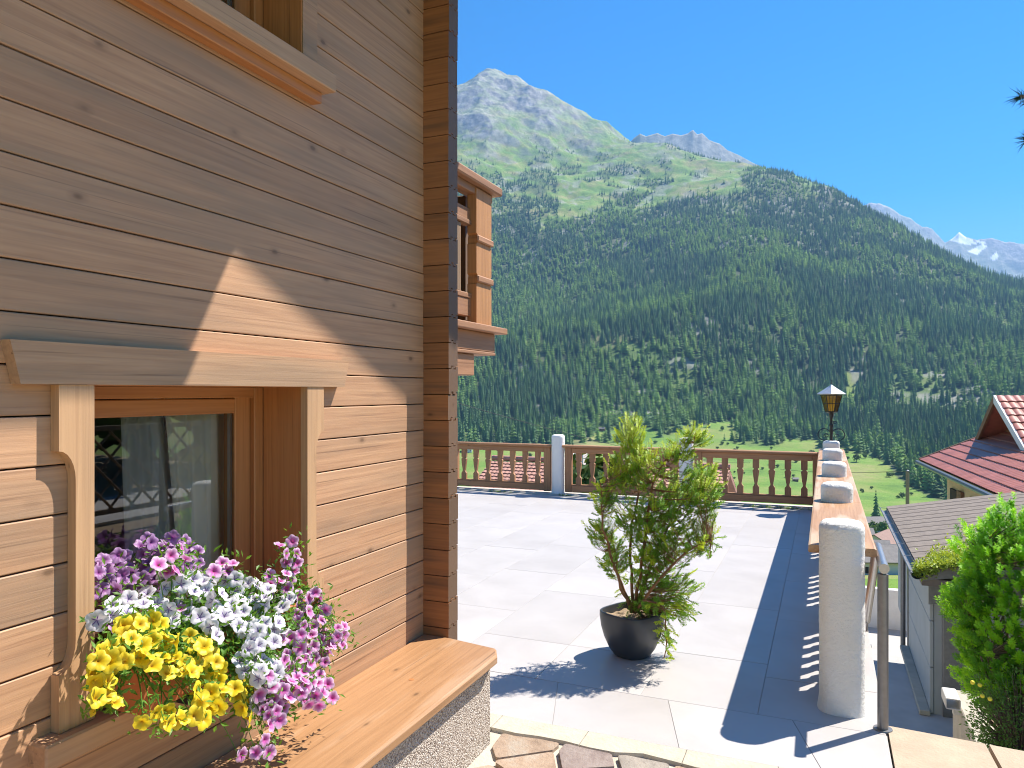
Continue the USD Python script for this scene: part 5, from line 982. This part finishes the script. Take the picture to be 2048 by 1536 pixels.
for nm, mt, lb, R, regs, extra in PLANTS:
    t = thing(nm, lb, 'flower'); fol, stm = MB(), MB(); heads = []
    for poly, n_, md, xa, xb in regs:
        for q in scatter(poly, n_, md, g, [BOX_GAP] if nm == 'yellow_petunia' else ()):
            vv = np.array(poly)[:, 1]; f = (q[1] - vv.min()) / (np.ptp(vv) + 1e-6); heads.append((q[0], q[1], xa + (xb - xa) * np.clip(f + g.normal(0, .25), 0, 1)))
    heads += extra
    for u, v, xq in heads:
        p = At(u, v, x=xq); d = np.array([.75, -.30, .55]) + g.normal(0, .42, 3); 
        if v > 1400: d[2] -= .5
        r = R * g.uniform(.82, 1.12); V, Q, UV = flower(r, g, g.uniform(.4, 2.2)); M = frame_to(d, g); obj('flower', (p + V @ M, Q), mt, t, smooth=True, uv=UV)
        b = p - M[2] * r * 1.0; rt = np.array([-1.89, np.clip(b[1] + g.normal(0, .06), y0 + .03, y1 - .03), z1 + .02]); mid = (b + rt) / 2 + np.array([.03, 0, .05]); tq = np.linspace(0, 1, 7)[:, None]; cv = (1 - tq) ** 2 * rt + 2 * tq * (1 - tq) * mid + tq ** 2 * b; stm.tube(cv, np.linspace(.0024, .0013, 7), 4, False)
        for k in range(14):
            s = cv[int(g.integers(1, 7))]; leaf_add(fol, s + g.normal(0, .012, 3), g.normal(0, .7, 3) + [.4, 0, .3], np.array([.4, 0, .9]) + g.normal(0, .4, 3), g.uniform(.018, .034), g.uniform(.009, .014))
    for _ in range(1300):
        u, v, xq = heads[int(g.integers(len(heads)))]; p = At(u + g.normal(0, 16), v + g.normal(0, 14), x=xq - g.uniform(.02, .08)); leaf_add(fol, p, g.normal(0, .6, 3) + [.5, 0, .4], np.array([.4, 0, .9]) + g.normal(0, .4, 3), g.uniform(.018, .034), g.uniform(.008, .013))
    obj('foliage', fol, 'petunia_leaf', t, kind='stuff'); obj('stems', stm, 'petunia_leaf', t, kind='stuff')
ip = thing('purple_petunia', 'mass of purple blossoms crowded against the glass behind the box', 'flower'); fol = MB()
for poly, n_ in (([(182, 1128), (225, 1108), (272, 1112), (290, 1076), (372, 1074), (405, 1105), (392, 1160), (300, 1190), (190, 1208)], 85), ([(182, 1190), (260, 1180), (250, 1250), (182, 1265)], 20)):
    for q in scatter(poly, n_, 10, g):
        p = At(q[0], q[1], x=g.uniform(-2.17, -2.08)); V, Q, UV = flower(.023 * g.uniform(.85, 1.15), g); obj('flower', (p + V @ frame_to(np.array([.7, -.3, .6]) + g.normal(0, .35, 3), g), Q), 'petal_purple', ip, smooth=True, uv=UV)
        for _ in range(5): leaf_add(fol, p + np.array([0, 0, -.03]) + g.normal(0, .02, 3), g.normal(size=3), Z, .03, .012)
obj('foliage', fol, 'petunia_leaf', ip, kind='stuff'); obj('back_trough', MB().box(-2.175, -2.035, 1.56, 2.40, .822, .93, .008), 'terracotta', ip)

# ------------------------------------------------------------------ haze over the valley
mat('haze_air', {'v': ('principled_volume', {'color': (.32, .60, 1.0), 'density': 7.8e-5, 'anisotropy': .1})}, [], surface=None, volume='v.volume')
hz = obj('haze', MB().box(-11800, 11800, -11800, 11800, -260, 2150), 'haze_air', None, kind='stuff')
